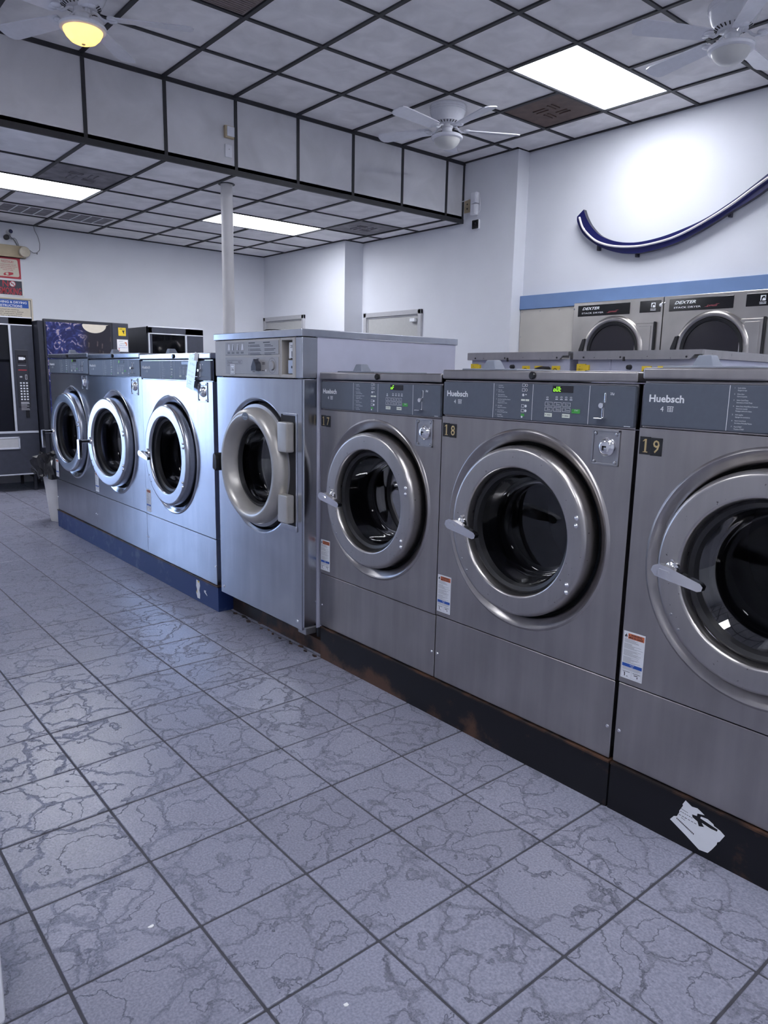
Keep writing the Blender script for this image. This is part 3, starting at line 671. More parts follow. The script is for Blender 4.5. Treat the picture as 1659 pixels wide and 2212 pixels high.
def control_panel(root, W_, z0, z1, size_txt, disp, det):
    """membrane panel, sub-parts: lettering, display, coin slide"""
    g = MB(); b = .012
    g.rbox(.006, W_-.006, -.006, .012, z0+.004, z1-.004, .0045, seg=2)
    cp = g.build('control_panel', 'panel_grey', root, smooth=True)
    s = MB(); y = -.0068; H = z1-z0; k = H/.127
    fx = lambda u: u*W_/.79
    s.text('Huebsch', fx(.026), y, z0+H*.565, .027*k, 0, bold=.028, wid=fx(.103))
    s.text(size_txt, fx(.062), y, z0+H*.365, .020*k, 0)
    bx = fx(.083)                                   # little basket
    if size_txt == '4' or True:
        for dz in (0, .004, .008): s.bar(bx+dz*.1, bx+.016*k-dz*.1, z0+H*.365+dz*k, z0+H*.365+(dz+.0014)*k, y, 0)
        s.bar(bx-.0015, bx+.0175*k, z0+H*.365+.0125*k, z0+H*.365+.0145*k, y, 0)
        for q in (0, .5, 1): s.bar(bx+q*.0145*k, bx+q*.0145*k+.0014, z0+H*.365, z0+H*.365+.0135*k, y, 0)
    for u in (.249, .416, .631): s.bar(fx(u), fx(u)+.0016, z0+H*.05, z0+H*.95, y, 0)
    # instructions
    zz = z0+H*.925; sz = .0047*k
    zi = []
    for st in STEPS:
        zi.append(zz-sz*1.2)
        s.text(st[0], fx(.262), y, zz-sz, sz, 0)
        for q, ln in enumerate(st[1:]):
            s.text(ln, fx(.270), y, zz-sz*(1+1.25*q), sz, 0, sx=.82)
        zz -= sz*1.25*(len(st)-1)+sz*.72
    ix = fx(.372)
    for q, z in enumerate(zi):
        if q in (0, 1, 4, 5):
            s.frame(ix, ix+.012*k, z, z+.010*k, y, .0012, 0); s.disc(ix+.018*k, z+.005*k, .0045*k, y, 0, 12)
            if q in (0, 1): s.disc(ix+.018*k, z+.005*k, .003*k, y-.0002, 3, 12)
        elif q == 2: s.disc(ix+.006*k, z+.004*k, .0045*k, y, 0, 10); s.bar(ix+.014*k, ix+.020*k, z+.004*k, z+.007*k, y, 0)
        elif q == 3: s.bar(ix-.002, ix+.014*k, z, z+.006*k, y, 4); s.bar(ix+.016*k, ix+.031*k, z, z+.006*k, y, 4)
        else: s.bar(ix, ix+.014*k, z+.002*k, z+.010*k, y, 2); s.disc(ix+.004*k, z, .0035*k, y-.0002, 0, 10)
    # status icons and buttons
    for q, u in enumerate((.476, .512, .530, .548, .566)):
        z = z0+H*(.60 if q else .585)
        s.frame(fx(u)-.0035*k, fx(u)+.0035*k, z+.004*k, z+.009*k, y, .001, 0); s.bar(fx(u)-.005*k, fx(u)+.005*k, z-.001*k, z+.0012*k, y, 0)
    for r_ in range(2):
        for c_ in range(3):
            x0 = fx(.468+.034*c_); z = z0+H*(.43-.125*r_)
            s.frame(x0, x0+.029*k, z, z+.0125*k, y, .0009, 0); s.bar(x0+.010*k, x0+.011*k, z+.003*k, z+.010*k, y, 0)
            s.text(('Hot', 'Warm', 'Cold', 'Perm', 'Delicate', 'Delicate')[r_*3+c_], x0+.013*k, y, z+.004*k, .0052*k, 0, sx=.75)
    for x0 in (fx(.468), fx(.536)):
        s.bar(x0, x0+.029*k, z0+H*.165, z0+H*.26, y, 4); s.disc(x0+.004*k, z0+H*.212, .0015*k, y-.0002, 3, 8); s.bar(x0+.009*k, x0+.024*k, z0+H*.205, z0+H*.218, y-.0002, 3)
    x0 = fx(.571); s.bar(x0, x0+.030*k, z0+H*.285, z0+H*.385, y, 2); s.text('START', x0+.010*k, y-.0002, z0+H*.34, .006*k, 0, sx=.8); s.disc(x0+.004*k, z0+H*.335, .0014*k, y-.0002, 3, 8)
    s.text('25¢', fx(.703), y, z0+H*.755, .0095*k, 0, bold=.02)
    s.bar(fx(.755), fx(.776), z0+H*.055, z0+H*.068, y, 0)
    tag(s.build('lettering', ['white_print', 'gold', 'green_print', 'black_print', 'cream_print'], cp, recalc=False), kind='stuff')
    d = MB(); d.rbox(fx(.494), fx(.572), -.0075, -.004, z0+H*.77, z0+H*.93, .0008, 0, 1)
    seven(d, disp, fx(.498), -.0080, z0+H*.79, .0078*k, .0155*k, 1)
    d.build('display', ['lcd_black', 'lcd_green'], cp, recalc=False)
    c = MB(); xx = fx(.680)
    c.rbox(xx+.004, xx+.0105, -.009, -.004, z0+H*.57, z0+H*.80, .003)
    c.rbox(xx-.001, xx+.006, -.009, -.004, z0+H*.22, z0+H*.48, .002)
    c.cyl((xx+.000, -.018, z0+H*.505), .0078*k, .014, 'y', 16)
    c.rbox(xx-.015, xx+.014, -.030, -.004, z0+H*.195, z0+H*.225, .0015)
    c.build('coin_slide', 'chrome', cp, smooth=True)
    c = MB(); c.rbox(xx+.006, xx+.0085, -.0096, -.0085, z0+H*.60, z0+H*.78, .0008); c.rbox(xx+.001, xx+.004, -.0096, -.0085, z0+H*.24, z0+H*.46, .0008)
    c.build('coin_slot', 'black_rubber', cp)
    return cp

def washer(loc, W_, D, H, zs, zp0, zp1, cx, cz, Ro, Rc, Rr, Ri, label, num=None, disp='', ajar=0., size='4', mat='brushed_steel', ring='worn_steel', zscale=1., bluer=False, sticker=True, num_off=.004):
    t = empty('front_load_washer', loc, R(-90), label, 'washing machine'); t.scale = (1, 1, zscale)
    # cabinet
    c = MB(); c.box(.004, W_-.004, .6, D, .02, zp1); c.box(.004, .012, .012, .6, .02, zp1); c.box(W_-.012, W_-.004, .012, .6, .02, zp1); c.box(.012, W_-.012, .012, .6, .02, .03)
    c.build('cabinet', 'side_paint', t)
    if bluer: MB().box(W_-.004, W_+.002, .03, D, .02, zp1).build('side_film', 'blue_film', t)
    # front panel with opening and pressed rim
    vs, fs = plate_with_hole(W_, zs+.002, zp0-.002, cx, cz, Ro, 0.)
    g = MB(); g.add(vs, fs)
    fp = g.build('front_panel', mat, t, recalc=True)
    e = MB()
    for a in ((0, .0, zs+.002, zp0-.002), (W_, W_, zs+.002, zp0-.002)): e.add([(a[0], 0, a[2]), (a[0], .03, a[2]), (a[0], .03, a[3]), (a[0], 0, a[3])], [(0, 1, 2, 3)])
    e.add([(0, 0, zs+.002), (W_, 0, zs+.002), (W_, .02, zs+.002), (0, .02, zs+.002)], [(0, 1, 2, 3)])
    e.add([(0, 0, zp0-.002), (W_, 0, zp0-.002), (W_, .02, zp0-.002), (0, .02, zp0-.002)], [(0, 1, 2, 3)])
    e.build('panel_flange', mat, fp)
    g = MB()
    g.lathe([(Ro+.001, .001), (Ro-.003, -.004), (Ro-.008, -.0065), (Ro-.014, -.005), (Ro-.020, -.0005), (Rc+.012, .006), (Rc+.004, .010), (Rc, .018), (Rc-.001, .06)], (cx, 0, cz), 'y', 96)
    g.build('pressed_rim', ring if ring != 'worn_steel' else mat, fp, smooth=True, ang=40)
    g = MB(); g.lathe([(Rc, .06), (Rc, .075), (Ri+.01, .085), (Ri+.01, .14)], (cx, 0, cz), 'y', 64); g.build('tub_face', 'dark_recess', t, smooth=True)
    g = MB(); g.lathe([(Ri+.012, .14), (Ri+.06, .16), (Ri+.06, .50), (0, .52)], (cx, 0, cz), 'y', 64); g.build('drum', 'drum', t, smooth=True)
    # lower panel
    lp = MB().rbox(0, W_, 0, .03, .0, zs-.002, .002, seg=1).build('lower_panel', mat, t)
    for x in (.014, W_-.014):
        MB().lathe([(0, -.003), (.004, -.0025), (.006, 0)], (x, 0, zs*.4), 'y', 12).build('screw', 'chrome', lp, smooth=True)
    control_panel(t, W_, zp0, zp1, size, disp, 1)
    MB().box(.004, W_-.004, .006, .03, zp0, zp1).build('panel_backing', mat, t)
    # top lid with lock
    g = MB(); g.rbox(-.002+.003, W_-.001, -.010, D, zp1+.005, H, .006, seg=3)
    ld = g.build('top_lid', mat, t, smooth=True)
    MB().lathe([(0, -.018), (.009, -.018), (.0125, -.015), (.0125, -.009)], (W_*.525, 0, (zp1+.005+H)/2), 'y', 20).build('lid_lock', 'black_gloss', ld, smooth=True)
    g = MB(); u0, v0 = W_*.13, .15
    def tz(x0, x1, y0, y1, z0, z1, ins):
        vs = [(x0,y0,z0),(x1,y0,z0),(x1,y1,z0),(x0,y1,z0),(x0+ins,y0+ins*.6,z1),(x1-ins,y0+ins*.6,z1),(x1-ins,y1-ins,z1),(x0+ins,y1-ins,z1)]
        bm = bmesh.new(); bv = [bm.verts.new(v) for v in vs]
        for f in [(0,3,2,1),(4,5,6,7),(0,1,5,4),(1,2,6,5),(2,3,7,6),(3,0,4,7)]: bm.faces.new([bv[i] for i in f])
        bmesh.ops.bevel(bm, geom=bm.edges[:], offset=.004, segments=2, affect='EDGES', profile=.5); bm.verts.index_update()
        g.add([v.co for v in bm.verts], [tuple(v.index for v in f.verts) for f in bm.faces]); bm.free()
    g.rbox(u0-.10, u0+.16, v0-.06, v0+.25, H, H+.007, .003)
    tz(u0-.030, u0+.036, v0-.03, v0+.03, H+.004, H+.038, .014)
    g.build('soap_dispenser', 'dispenser_grey', t, smooth=True)
    # coin box
    k = W_/.79; x0, x1, z0, z1 = .6485*k, .7436*k, zp0-.112, zp0-.006
    g = MB()
    fr = .006
    g.rbox(x0, x1, -.004, .0, z0, z0+fr, .001); g.rbox(x0, x1, -.004, .0, z1-fr, z1, .001); g.rbox(x0, x0+fr, -.004, .0, z0, z1, .001); g.rbox(x1-fr, x1, -.004, .0, z0, z1, .001)
    g.bar(x0+fr, x1-fr, z0+fr, z1-fr, -.0008)
    cb = g.build('coin_box', 'dull_steel' if mat == 'brushed_steel' else mat, t, smooth=True)
    xm, zm = (x0+x1)/2, (z0+z1)/2+.0
    MB().lathe([(.029, -.001), (.027, -.007), (.024, -.009), (.0215, -.014), (.016, -.017), (0, -.017)], (xm+.006, 0, zm+.002), 'y', 32).build('lock_boss', 'chrome', cb, smooth=True)
    g = MB(); g.bar(xm-.002, xm+.004, zm-.008, zm+.006, -.0175); g.bar(xm-.002, xm+.012, zm+.001, zm+.006, -.0175); g.build('keyhole', 'black_rubber', cb, recalc=False)
    g = MB()
    for dx in (.012, .083*k):
        for dz in (.010, .094): g.lathe([(0, -.006), (.005, -.004), (.006, -.001)], (x0+dx, 0, z0+dz), 'y', 10)
    g.build('coin_box_bolts', 'dull_steel', cb, smooth=True)
    MB().text('GREENWALD', xm, -.0012, z1-.020, .0095, 0, 'C', .005, wid=.055).build('embossed_name', 'frame_paint', cb, recalc=False)
    # number plate
    if num:
        x = num_off; z = zp0-.076
        g = MB()
        g.rbox(x, x+.034, -.001, 0, z, z+.050, .0003, seg=1); g.rbox(x+.035, x+.070, -.001, 0, z-.0015, z+.0485, .0003, seg=1)
        npz = g.build('number_plate', 'black_gloss', t)
        g = MB()
        for q, ch in enumerate(num):
            if ch != '1': g.text(ch, x+.018+.034*q, -.0014, z+.007, .051, 0, 'C', .006, wid=.020)
        for q, ch in enumerate(num):
            if ch == '1':
                xc = x+.019+.034*q
                g.bar(xc-.0075, xc+.0075, z+.006, z+.0085, -.0014); g.bar(xc-.003, xc+.003, z+.008, z+.044, -.0014)
                g.poly([(xc-.003, z+.044), (xc-.009, z+.038), (xc-.009, z+.036), (xc-.003, z+.039)], -.0014)
        g.build('number', 'gold', npz, recalc=False)
    if sticker: warning_sticker(t, .004*k, zs+.018, .071, .146, 0.)
    # door (hinged on the right)
    d = empty('door', (cx+Rr, 0, cz), ajar); d.parent = t
    o = (-Rr, 0, 0)
    g = MB(); g.lathe([(Rr-.004, .03), (Rr, .02), (Rr, -.026), (Rr-.003, -.037), (Rr-.008, -.044), (Rr-.014, -.046), (Rr-.018, -.0465), (Ri+.012, -.0465), (Ri+.007, -.0445), (Ri+.003, -.038), (Ri+.001, -.026), (Ri, -.008), (Ri-.002, .02)], o, 'y', 96)
    g.build('door_ring', ring, d, smooth=True, ang=50)
    g = MB(); g.lathe([(Ri-.001, -.012), (Ri-.008, -.016), (Ri-.020, -.010), (Ri-.024, .012)], o, 'y', 72); g.build('gasket', 'black_rubber', d, smooth=True)
    g = MB(); g.lathe([(Ri-.020, -.004), (Ri-.024, .03), (Ri-.030, .075), (Ri-.036, .10), (Ri-.047, .115), (Ri-.056, .122), (Ri-.070, .124), (.08, .127), (0, .128)], o, 'y', 72)
    g.build('glass_bowl', 'bowl_glass', d, smooth=True, ang=60)
    s_ = Rr/.287
    for (dx, dz) in ((.248, .088), (.248, .064), (.229, -.128), (.229, -.152)):
        MB().lathe([(0, -.054), (.005, -.0525), (.0078, -.049), (.0080, -.045)], (o[0]+dx*s_, 0, dz*s_), 'y', 14).build('rivet', 'chrome', d, smooth=True)
    for (dx, dz) in ((-.225, -.135), (-.200, -.172)):
        MB().lathe([(0, -.049), (.0035, -.048), (.005, -.045)], (o[0]+dx*s_, 0, dz*s_), 'y', 10).build('rivet', 'dull_steel', d, smooth=True)
    # handle: boss, stalk and tapered lever
    hx, hz = o[0]-.250*s_, -.008
    h = MB()
    h.lathe([(.022, -.044), (.020, -.052), (.012, -.056), (.011, -.085)], (hx+.018, 0, hz), 'y', 20)
    h.cyl((hx+.018, -.056, hz+.024), .0045, .012, 'y', 10)
    if ajar < .03:
        pts = [(-.036, -.002), (-.031, .012), (-.014, .019), (.010, .016), (.104, -.010), (.112, -.018), (.109, -.029), (.098, -.033), (.0, -.019), (-.024, -.015)]
        h.prism([(hx+.018+a, hz+b) for a, b in pts], -.098, -.078)
        h.prism([(hx+.018+a*.55-.006, hz+b*.45+.001) for a, b in [(-.030, 0), (-.01, .013), (.04, .006), (.045, -.006), (0, -.014)]], -.1005, -.097)
    else:
        h.lathe([(0.0, -.125), (.013, -.125), (.013, -.05), (0.0, -.05)], (hx+.018, 0, hz), 'y', 16)
        pts = [(-.016, .012), (.0, .018), (.016, .012), (.018, -.03), (.012, -.115), (.004, -.125), (-.006, -.122), (-.016, -.04)]
        h.prism([(hx+.018+a, hz+b) for a, b in pts], -.135, -.115)
    h.build('door_handle', 'chrome', d, smooth=True, ang=45)
    return t

# the row nearest the camera
FX = 1.911
A4 = dict(W_=.788, D=.93, H=1.189, zs=.258, zp0=1.024, zp1=1.152, cx=.394, cz=.659, Ro=.341, Rc=.299, Rr=.287, Ri=.211)
washer((FX, 2.712, .16), num='17', disp='oF', zscale=.988, label='stainless front-load washer with number plate 17, next to the tall washer', **{**A4, 'W_': .772, 'cx': .386})
washer((FX, 1.936, .16), num='18', disp='oUt', zscale=1.0, label='stainless front-load washer with number plate 18 and display reading out', **A4)
washer((FX, 1.135, .16), num='19', disp='', zscale=1.009, label='stainless front-load washer with number plate 19, cut off by the right picture edge', **A4)
# the larger three beyond the tall washer
A6 = dict(W_=.962, D=1.02, H=1.280, zs=.264, zp0=1.128, zp1=1.243, cz=.684, Ro=.357, Rc=.315, Rr=.303, Ri=.224, size='6', mat='bright_steel', ring='bright_steel')
washer((1.846, 4.585, .148), cx=.415, disp='', label='big stainless washer with a paper tag over its controls, beside the tall washer', bluer=True, **A6)
washer((1.846, 5.549, .148), cx=.475, disp='2', ajar=R(5.4), zscale=1.008, label='big stainless washer in the middle of the far three, door ajar', **A6)
washer((1.846, 6.513, .148), cx=.53, disp='2', ajar=R(4.2), zscale=1.016, label='big stainless washer at the far end of the row by the trash can, door ajar', **A6)

# ---- tall washer 16
def tall_washer():
    W_, D, H = .803, .94, 1.375
    t = empty('tall_washer', (1.823, 3.526, .143), R(-90), 'tall stainless washer with beige control panel numbered 16 between the two groups', 'washing machine')
    c = MB(); c.box(.02, W_-.0, .6, D, .0, H-.03); c.box(0, .01, .03, .6, 0, H-.03); c.box(W_-.012, W_-.0, .075, .6, 0, H-.03); c.box(.01, W_-.012, .03, .6, 0, .02)
    c.build('cabinet', 'side_paint', t)
    g = MB(); g.rbox(W_-.055, W_-.001, .003, .0745, .012, 1.160, .003); g.build('corner_post', 'bright_steel', t)
    # front plate, with a round opening and a painted hinge notch
    cx, cz, Ro = .40, .735, .333
    vs, fs = plate_with_hole(W_-.012, .0, 1.158, cx, cz, Ro, 0.)
    g = MB(); g.add(vs, fs); g.add([(0,0,0),(0,.05,0),(0,.05,1.158),(0,0,1.158)], [(0,1,2,3)]); g.add([(0,0,0),(W_-.012,0,0),(W_-.012,.05,0),(0,.05,0)], [(0,1,2,3)])
    g.add([(W_-.012,0,0),(W_-.012,.05,0),(W_-.012,.05,1.158),(W_-.012,0,1.158)], [(0,1,2,3)])
    fp = g.build('front_panel', 'bright_steel', t)
    g = MB(); g.lathe([(Ro, 0), (Ro-.006, .001), (Ro-.016, .012), (Ro-.020, .05), (Ro-.02, .06)], (cx, 0, cz), 'y', 80); g.build('pressed_rim', 'bright_steel', fp, smooth=True)
    # flat plate coloured dark as the shade of a notch behind the hinge blocks
    g = MB(); g.rbox(cx+.22, W_-.055, -.0012, .01, .485, 1.0, .001); g.build('hinge_pan', 'dark_recess', fp)
    g = MB(); g.rbox(cx+.22, W_-.048, -.008, .002, .462, .492, .007); g.rbox(cx+.24, W_-.048, -.004, .002, .995, 1.006, .002); g.rbox(W_-.058, W_-.048, -.004, .002, .48, 1.0, .002)
    g.build('hinge_pan_lip', 'bright_steel', fp, smooth=True)
    g = MB(); g.lathe([(Ro-.02, .06), (.21, .075), (.21, .14)], (cx, 0, cz), 'y', 64); g.build('tub_face', 'dark_recess', t, smooth=True)
    g = MB(); g.lathe([(.215, .14), (.30, .15), (.30, .50), (0, .52)], (cx, 0, cz), 'y', 64); g.build('drum', 'drum', t, smooth=True)
    for x in (.03, W_-.05): MB().lathe([(0, -.004), (.006, -.003), (.008, 0)], (x, 0, .035), 'y', 12).build('screw', 'chrome', fp, smooth=True)
    # top
    MB().rbox(-.006, W_+.006, -.012, D+.01, H-.032, H, .003).build('top_lid', 'bright_steel', t)
    MB().lathe([(0, H+.03), (.045, H+.028), (.06, H+.018), (.068, H)], (.21, .22, 0), 'z', 28).build('soap_cap', 'black_rubber', t, smooth=True)
    # control console
    z0, z1 = 1.163, H-.034
    g = MB(); g.rbox(0, .628, -.008, .06, z0, z1, .005); g.rbox(.628, .642, -.008, .06, z0, z1, .003); g.rbox(.728, .752, -.008, .06, z0, z1, .003)
    g.rbox(.64, .73, -.008, .06, z0, z0+.016, .003); g.rbox(.64, .73, -.008, .06, z1-.012, z1, .003)
    cp = g.build('control_console', 'beige_plastic', t, smooth=True)
    MB().rbox(.752, W_+.001, -.006, .074, z0, z1, .003).build('console_end', 'bright_steel', t)
    g = MB(); g.rbox(.115, .618, -.0105, -.006, z0+.105, z1-.010, .0015); g.rbox(.115, .618, -.0105, -.006, z0+.014, z0+.094, .0015); g.build('console_label', 'beige_label', cp)
    g = MB(); y = -.0112
    for k, x in enumerate((.135, .178, .225, .270)):
        g.frame(x, x+.038, z0+.125, z1-.016, y, .0007, 1)
        g.add([(x+.010, y, z0+.128), (x+.016, y, z0+.128), (x+.022, y, z1-.020), (x+.017, y, z1-.020)], [(0,1,2,3)], 0)
        g.add([(x+.022, y, z0+.128), (x+.028, y, z0+.128), (x+.024, y, z1-.022), (x+.019, y, z1-.022)], [(0,1,2,3)], 1 if k in (1, 2) else 0)
        for q in range(2): g.bar(x+.004, x+.032, z0+.112+.005*q, z0+.1145+.005*q, y, 1)
    rr = random.Random(5)
    for x, w in ((.350, .12), (.485, .11)):
        g.bar(x, x+.06, z1-.020, z1-.016, y, 1)
        for k in range(9):
            if k % 3 == 2: continue
            g.bar(x+.012, x+.012+w*rr.uniform(.5, .9), z1-.030-.0062*k, z1-.0275-.0062*k, y, 1)
            if x < .4: g.bar(x, x+.006, z1-.030-.0062*k, z1-.0265-.0062*k, y, 1)
    g.frame(.135, .285, z0+.062, z0+.080, y, .0012, 1); g.text('Wascomat', .140, y, z0+.067, .012, 1, sx=.9); g.text('W620', .245, y, z0+.067, .012, 1, sx=.9)
    g.text('VERTICAL', .136, y, z0+.052, .007, 1)
    for x, z in ((.395, .066), (.392, .060), (.475, .066), (.475, .060), (.385, .030), (.385, .024), (.470, .030), (.425, .084)): g.bar(x, x+.024, z0+z, z0+z+.003, y, 1)
    g.lathe([(.034, -.0112), (.035, -.0112)], (.563, 0, z0+.054), 'y', 32, 1); g.lathe([(.021, -.0112), (.022, -.0112)], (.563, 0, z0+.054), 'y', 32, 1); g.bar(.5625, .5635, z0+.02, z0+.034, y, 1); g.bar(.5625, .5635, z0+.075, z0+.09, y, 1)
    g.disc(.508, z0+.032, .006, y, 0, 14)
    g.build('console_print', ['sticker_white', 'black_print'], cp, recalc=False)
    g = MB(); g.lathe([(.023, -.010), (.021, -.030), (0, -.031)], (.440, 0, z0+.052), 'y', 24); g.prism([(.418, z0+.030), (.462, z0+.030), (.462, z0+.050), (.440, z0+.084), (.418, z0+.050)], -.038, -.012); g.build('selector_knob', 'vend_face', cp, smooth=True)
    g = MB(); g.lathe([(.020, -.010), (.019, -.016), (.0, -.017)], (.563, 0, z0+.054), 'y', 24); g.build('timer_dial', 'beige_label', cp, smooth=True)
    g = MB(); g.rbox(.168, .213, -.0125, -.0112, z0+.012, z0+.060, .0004, 0, 1); g.frame(.173, .208, z0+.016, z0+.056, -.0128, .0018, 1); g.text('16', .1905, -.0130, z0+.026, .030, 1, 'C', .01, wid=.022)
    g.build('number_label', ['sticker_white', 'black_print'], cp, recalc=False)
    # coin recess
    g = MB(); g.box(.642, .728, .058, .06, z0, z1); cr = g.build('coin_recess', 'beige_plastic', t)
    g = MB(); g.rbox(.672, .728, .01, .05, z0+.085, z1-.02, .003, 0); g.text('25¢', .700, .0085, z1-.045, .018, 1, 'C', .01); g.bar(.697, .703, z0+.092, z0+.118, .0085, 1); g.bar(.69, .725, z0+.086, z0+.089, .0085, 1)
    g.bar(.712, .716, z1-.055, z1-.026, .0085, 1)
    g.build('coin_acceptor', ['sticker_white', 'black_print'], cr, recalc=False)
    g = MB(); g.rbox(.672, .728, .005, .05, z0+.018, z0+.080, .004); g.build('coin_cup', 'dull_steel', cr, smooth=True)
    MB().disc(.705, z0+.048, .006, .004, 0, 14).build('coin_lock', 'black_rubber', cr, recalc=False)
    # door
    Rr, Ri = .285, .200
    d = empty('door', (cx, 0, cz)); d.parent = t
    g = MB(); g.lathe([(Rr, .04), (Rr, -.02), (Rr-.008, -.045), (Rr-.030, -.062), (Rr-.050, -.062), (Ri+.020, -.040), (Ri+.004, -.012), (Ri, .02)], (0, 0, 0), 'y', 96)
    g.build('door_ring', 'beige_alu', d, smooth=True, ang=60)
    g = MB(); g.lathe([(Rr+.020, .04), (Rr+.016, .0), (Rr-.002, -.004)], (0, 0, 0), 'y', 72); g.build('door_skirt', 'dull_steel', d, smooth=True)
    g = MB(); g.lathe([(Ri, .004), (Ri-.012, .0), (Ri-.018, .02)], (0, 0, 0), 'y', 64); g.build('gasket', 'black_rubber', d, smooth=True)
    g = MB(); g.lathe([(Ri-.010, .0), (Ri-.018, .05), (Ri-.026, .10), (Ri-.040, .118), (.08, .125), (0, .126)], (0, 0, 0), 'y', 72); g.build('glass_bowl', 'bowl_glass', d, smooth=True, ang=60)
    for z in ((.095, .232), (-.232, -.100)):
        MB().rbox(Rr-.03, .335, -.046, -.002, z[0], z[1], .008).build('hinge_block', 'beige_alu', d, smooth=True)
    g = MB(); g.add([(a[0], a[1], a[2]) for a in [(.030*math.cos(q*math.pi/12), -.064, .243+.018*math.sin(q*math.pi/12)) for q in range(24)]], [tuple(range(24))], 0)
    g.text('Wascomat', 0, -.0645, .238, .010, 1, 'C', .0, wid=.045)
    g.build('badge', ['panel_grey', 'white_print'], d, loc=(.0, 0, -.0), recalc=False)
    g = MB(); g.prism([(-.325, -.04), (-.300, -.052), (-.285, -.035), (-.285, .0), (-.292, .028), (-.305, .040), (-.320, .030), (-.322, .0)], -.075, -.015); g.build('door_handle', 'black_gloss', d, smooth=True)
    for x in (.06, W_-.06):
        for y in (.14, D-.08): MB().cyl((x, y, -.072), .018, .08, 'z', 12).build('foot', 'black_rubber', t)
    MB().rbox(W_-.06, W_+.004, .01, .07, -.022, .012, .003).build('corner_foot', 'dull_steel', t)
tall_washer()

# ---- plinths
def plinth(name, x0, x1, y0, y1, h, mat, label, lip=None):
    t = empty(name, (0, 0, 0), 0, label, 'plinth')
    MB().box(x0, x1, y0, y1, 0, h).build('curb', mat, t)
    if lip: MB().box(x0-.004, x0+.03, y0, y1, h, h+.006).build('rusty_edge', 'rust_strip', t)
    return t
BX = FX-.006
p1 = plinth('washer_plinth', BX, 2.83, 1.142, 2.70, .150, 'black_plinth', 'black painted plinth with rusty corner under washers 17 and 18', True)
p2 = plinth('washer_plinth', BX, 2.83, .30, 1.136, .150, 'black_plinth', 'black plinth with torn paper sticker under washer 19', True)
# torn label stuck to the nearer plinth (outline in y, z)
g = MB()
lab = [(0.8901, 0.1447), (0.8704, 0.1348), (0.8544, 0.1374), (0.8329, 0.1272), (0.8529, 0.1225), (0.8535, 0.1143), (0.8681, 0.1124), (0.8658, 0.1041), (0.8504, 0.0979), (0.8455, 0.0863), (0.8299, 0.0914), (0.8374, 0.1), (0.8123, 0.096), (0.7939, 0.0965), (0.7925, 0.1034), (0.8164, 0.1078), (0.8431, 0.1127), (0.8421, 0.1178), (0.8234, 0.1197), (0.8063, 0.1131), (0.8036, 0.1083), (0.7862, 0.1036), (0.772, 0.0951), (0.7841, 0.0708), (0.79, 0.0661), (0.7912, 0.0576), (0.8032, 0.0354), (0.8125, 0.0208), (0.8377, 0.0171), (0.8806, 0.0408), (0.93, 0.0655), (0.9198, 0.0805), (0.9109, 0.0842), (0.9047, 0.1001), (0.9052, 0.1047), (0.8958, 0.1253), (0.8977, 0.1292)]
g.prism(lab, BX-.0012, BX-.0002, 0, 'x')
def stroke(p, q, w, n):                               # printed dashes along a line of the label
    for k in range(n):
        a = (p[0]+(q[0]-p[0])*k/n, p[1]+(q[1]-p[1])*k/n); b = (p[0]+(q[0]-p[0])*(k+.7)/n, p[1]+(q[1]-p[1])*(k+.7)/n)
        g.add([(BX-.0016, a[0], a[1]-w), (BX-.0016, b[0], b[1]-w), (BX-.0016, b[0], b[1]), (BX-.0016, a[0], a[1])], [(0, 1, 2, 3)], 1)
stroke((0.9106, 0.0812), (0.8552, 0.0575), .0045, 14)
for p_, q_ in [[(0.9057, 0.0948), (0.8496, 0.0905)], [(0.9023, 0.1062), (0.8627, 0.1026)], [(0.9001, 0.1152), (0.8786, 0.1118)], [(0.8974, 0.0879), (0.8849, 0.0848)]]: stroke(p_, q_, .0018, 6)
g.build('torn_sticker', ['sticker_white', 'black_print'], p2, recalc=False)
p3 = plinth('washer_plinth', 1.840, 2.8, 3.60, 6.52, .140, 'blue_plinth', 'blue painted plinth under the three big washers', True)
g = MB(); g.prism([(3.86, .02), (3.83, .02), (3.826, .05), (3.835, .07), (3.824, .10), (3.83, .125), (3.868, .128), (3.872, .09), (3.862, .07), (3.874, .05)], 1.8385, 1.8398, 0, 'x')
g.prism([(3.835, .115), (3.85, .118), (3.85, .126), (3.834, .126)], 1.838, 1.8386, 1, 'x'); g.prism([(3.86, .05), (3.866, .05), (3.866, .066), (3.861, .066)], 1.838, 1.8386, 1, 'x')
g.prism([(3.77, .075), (3.735, .06), (3.737, .066), (3.755, .078), (3.748, .088), (3.772, .086)], 1.8385, 1.8398, 0, 'x')
g.build('torn_sticker', ['sticker_white', 'sticker_yellow'], p3, recalc=False)
p4 = plinth('washer_plinth', 1.93, 2.75, 2.705, 3.595, .07, 'rust_strip', 'low rusty black curb under the tall washer')
rr = random.Random(4)
for k in range(14):                                   # flakes of rust and grime lying along the curb
    y = 2.74+.06*k+rr.uniform(-.02, .02); x = 1.915+rr.uniform(-.03, .012); r = rr.uniform(.008, .022)
    pts = [(x+.6*r*rr.uniform(.6, 1.1)*math.cos(a), y+r*rr.uniform(.6, 1.3)*math.sin(a)) for a in [2*math.pi*q/7 for q in range(7)]]
    MB().prism(pts, -.0005, rr.uniform(.003, .008), 0, 'z').build('rust_flake', 'rust_strip', p4)

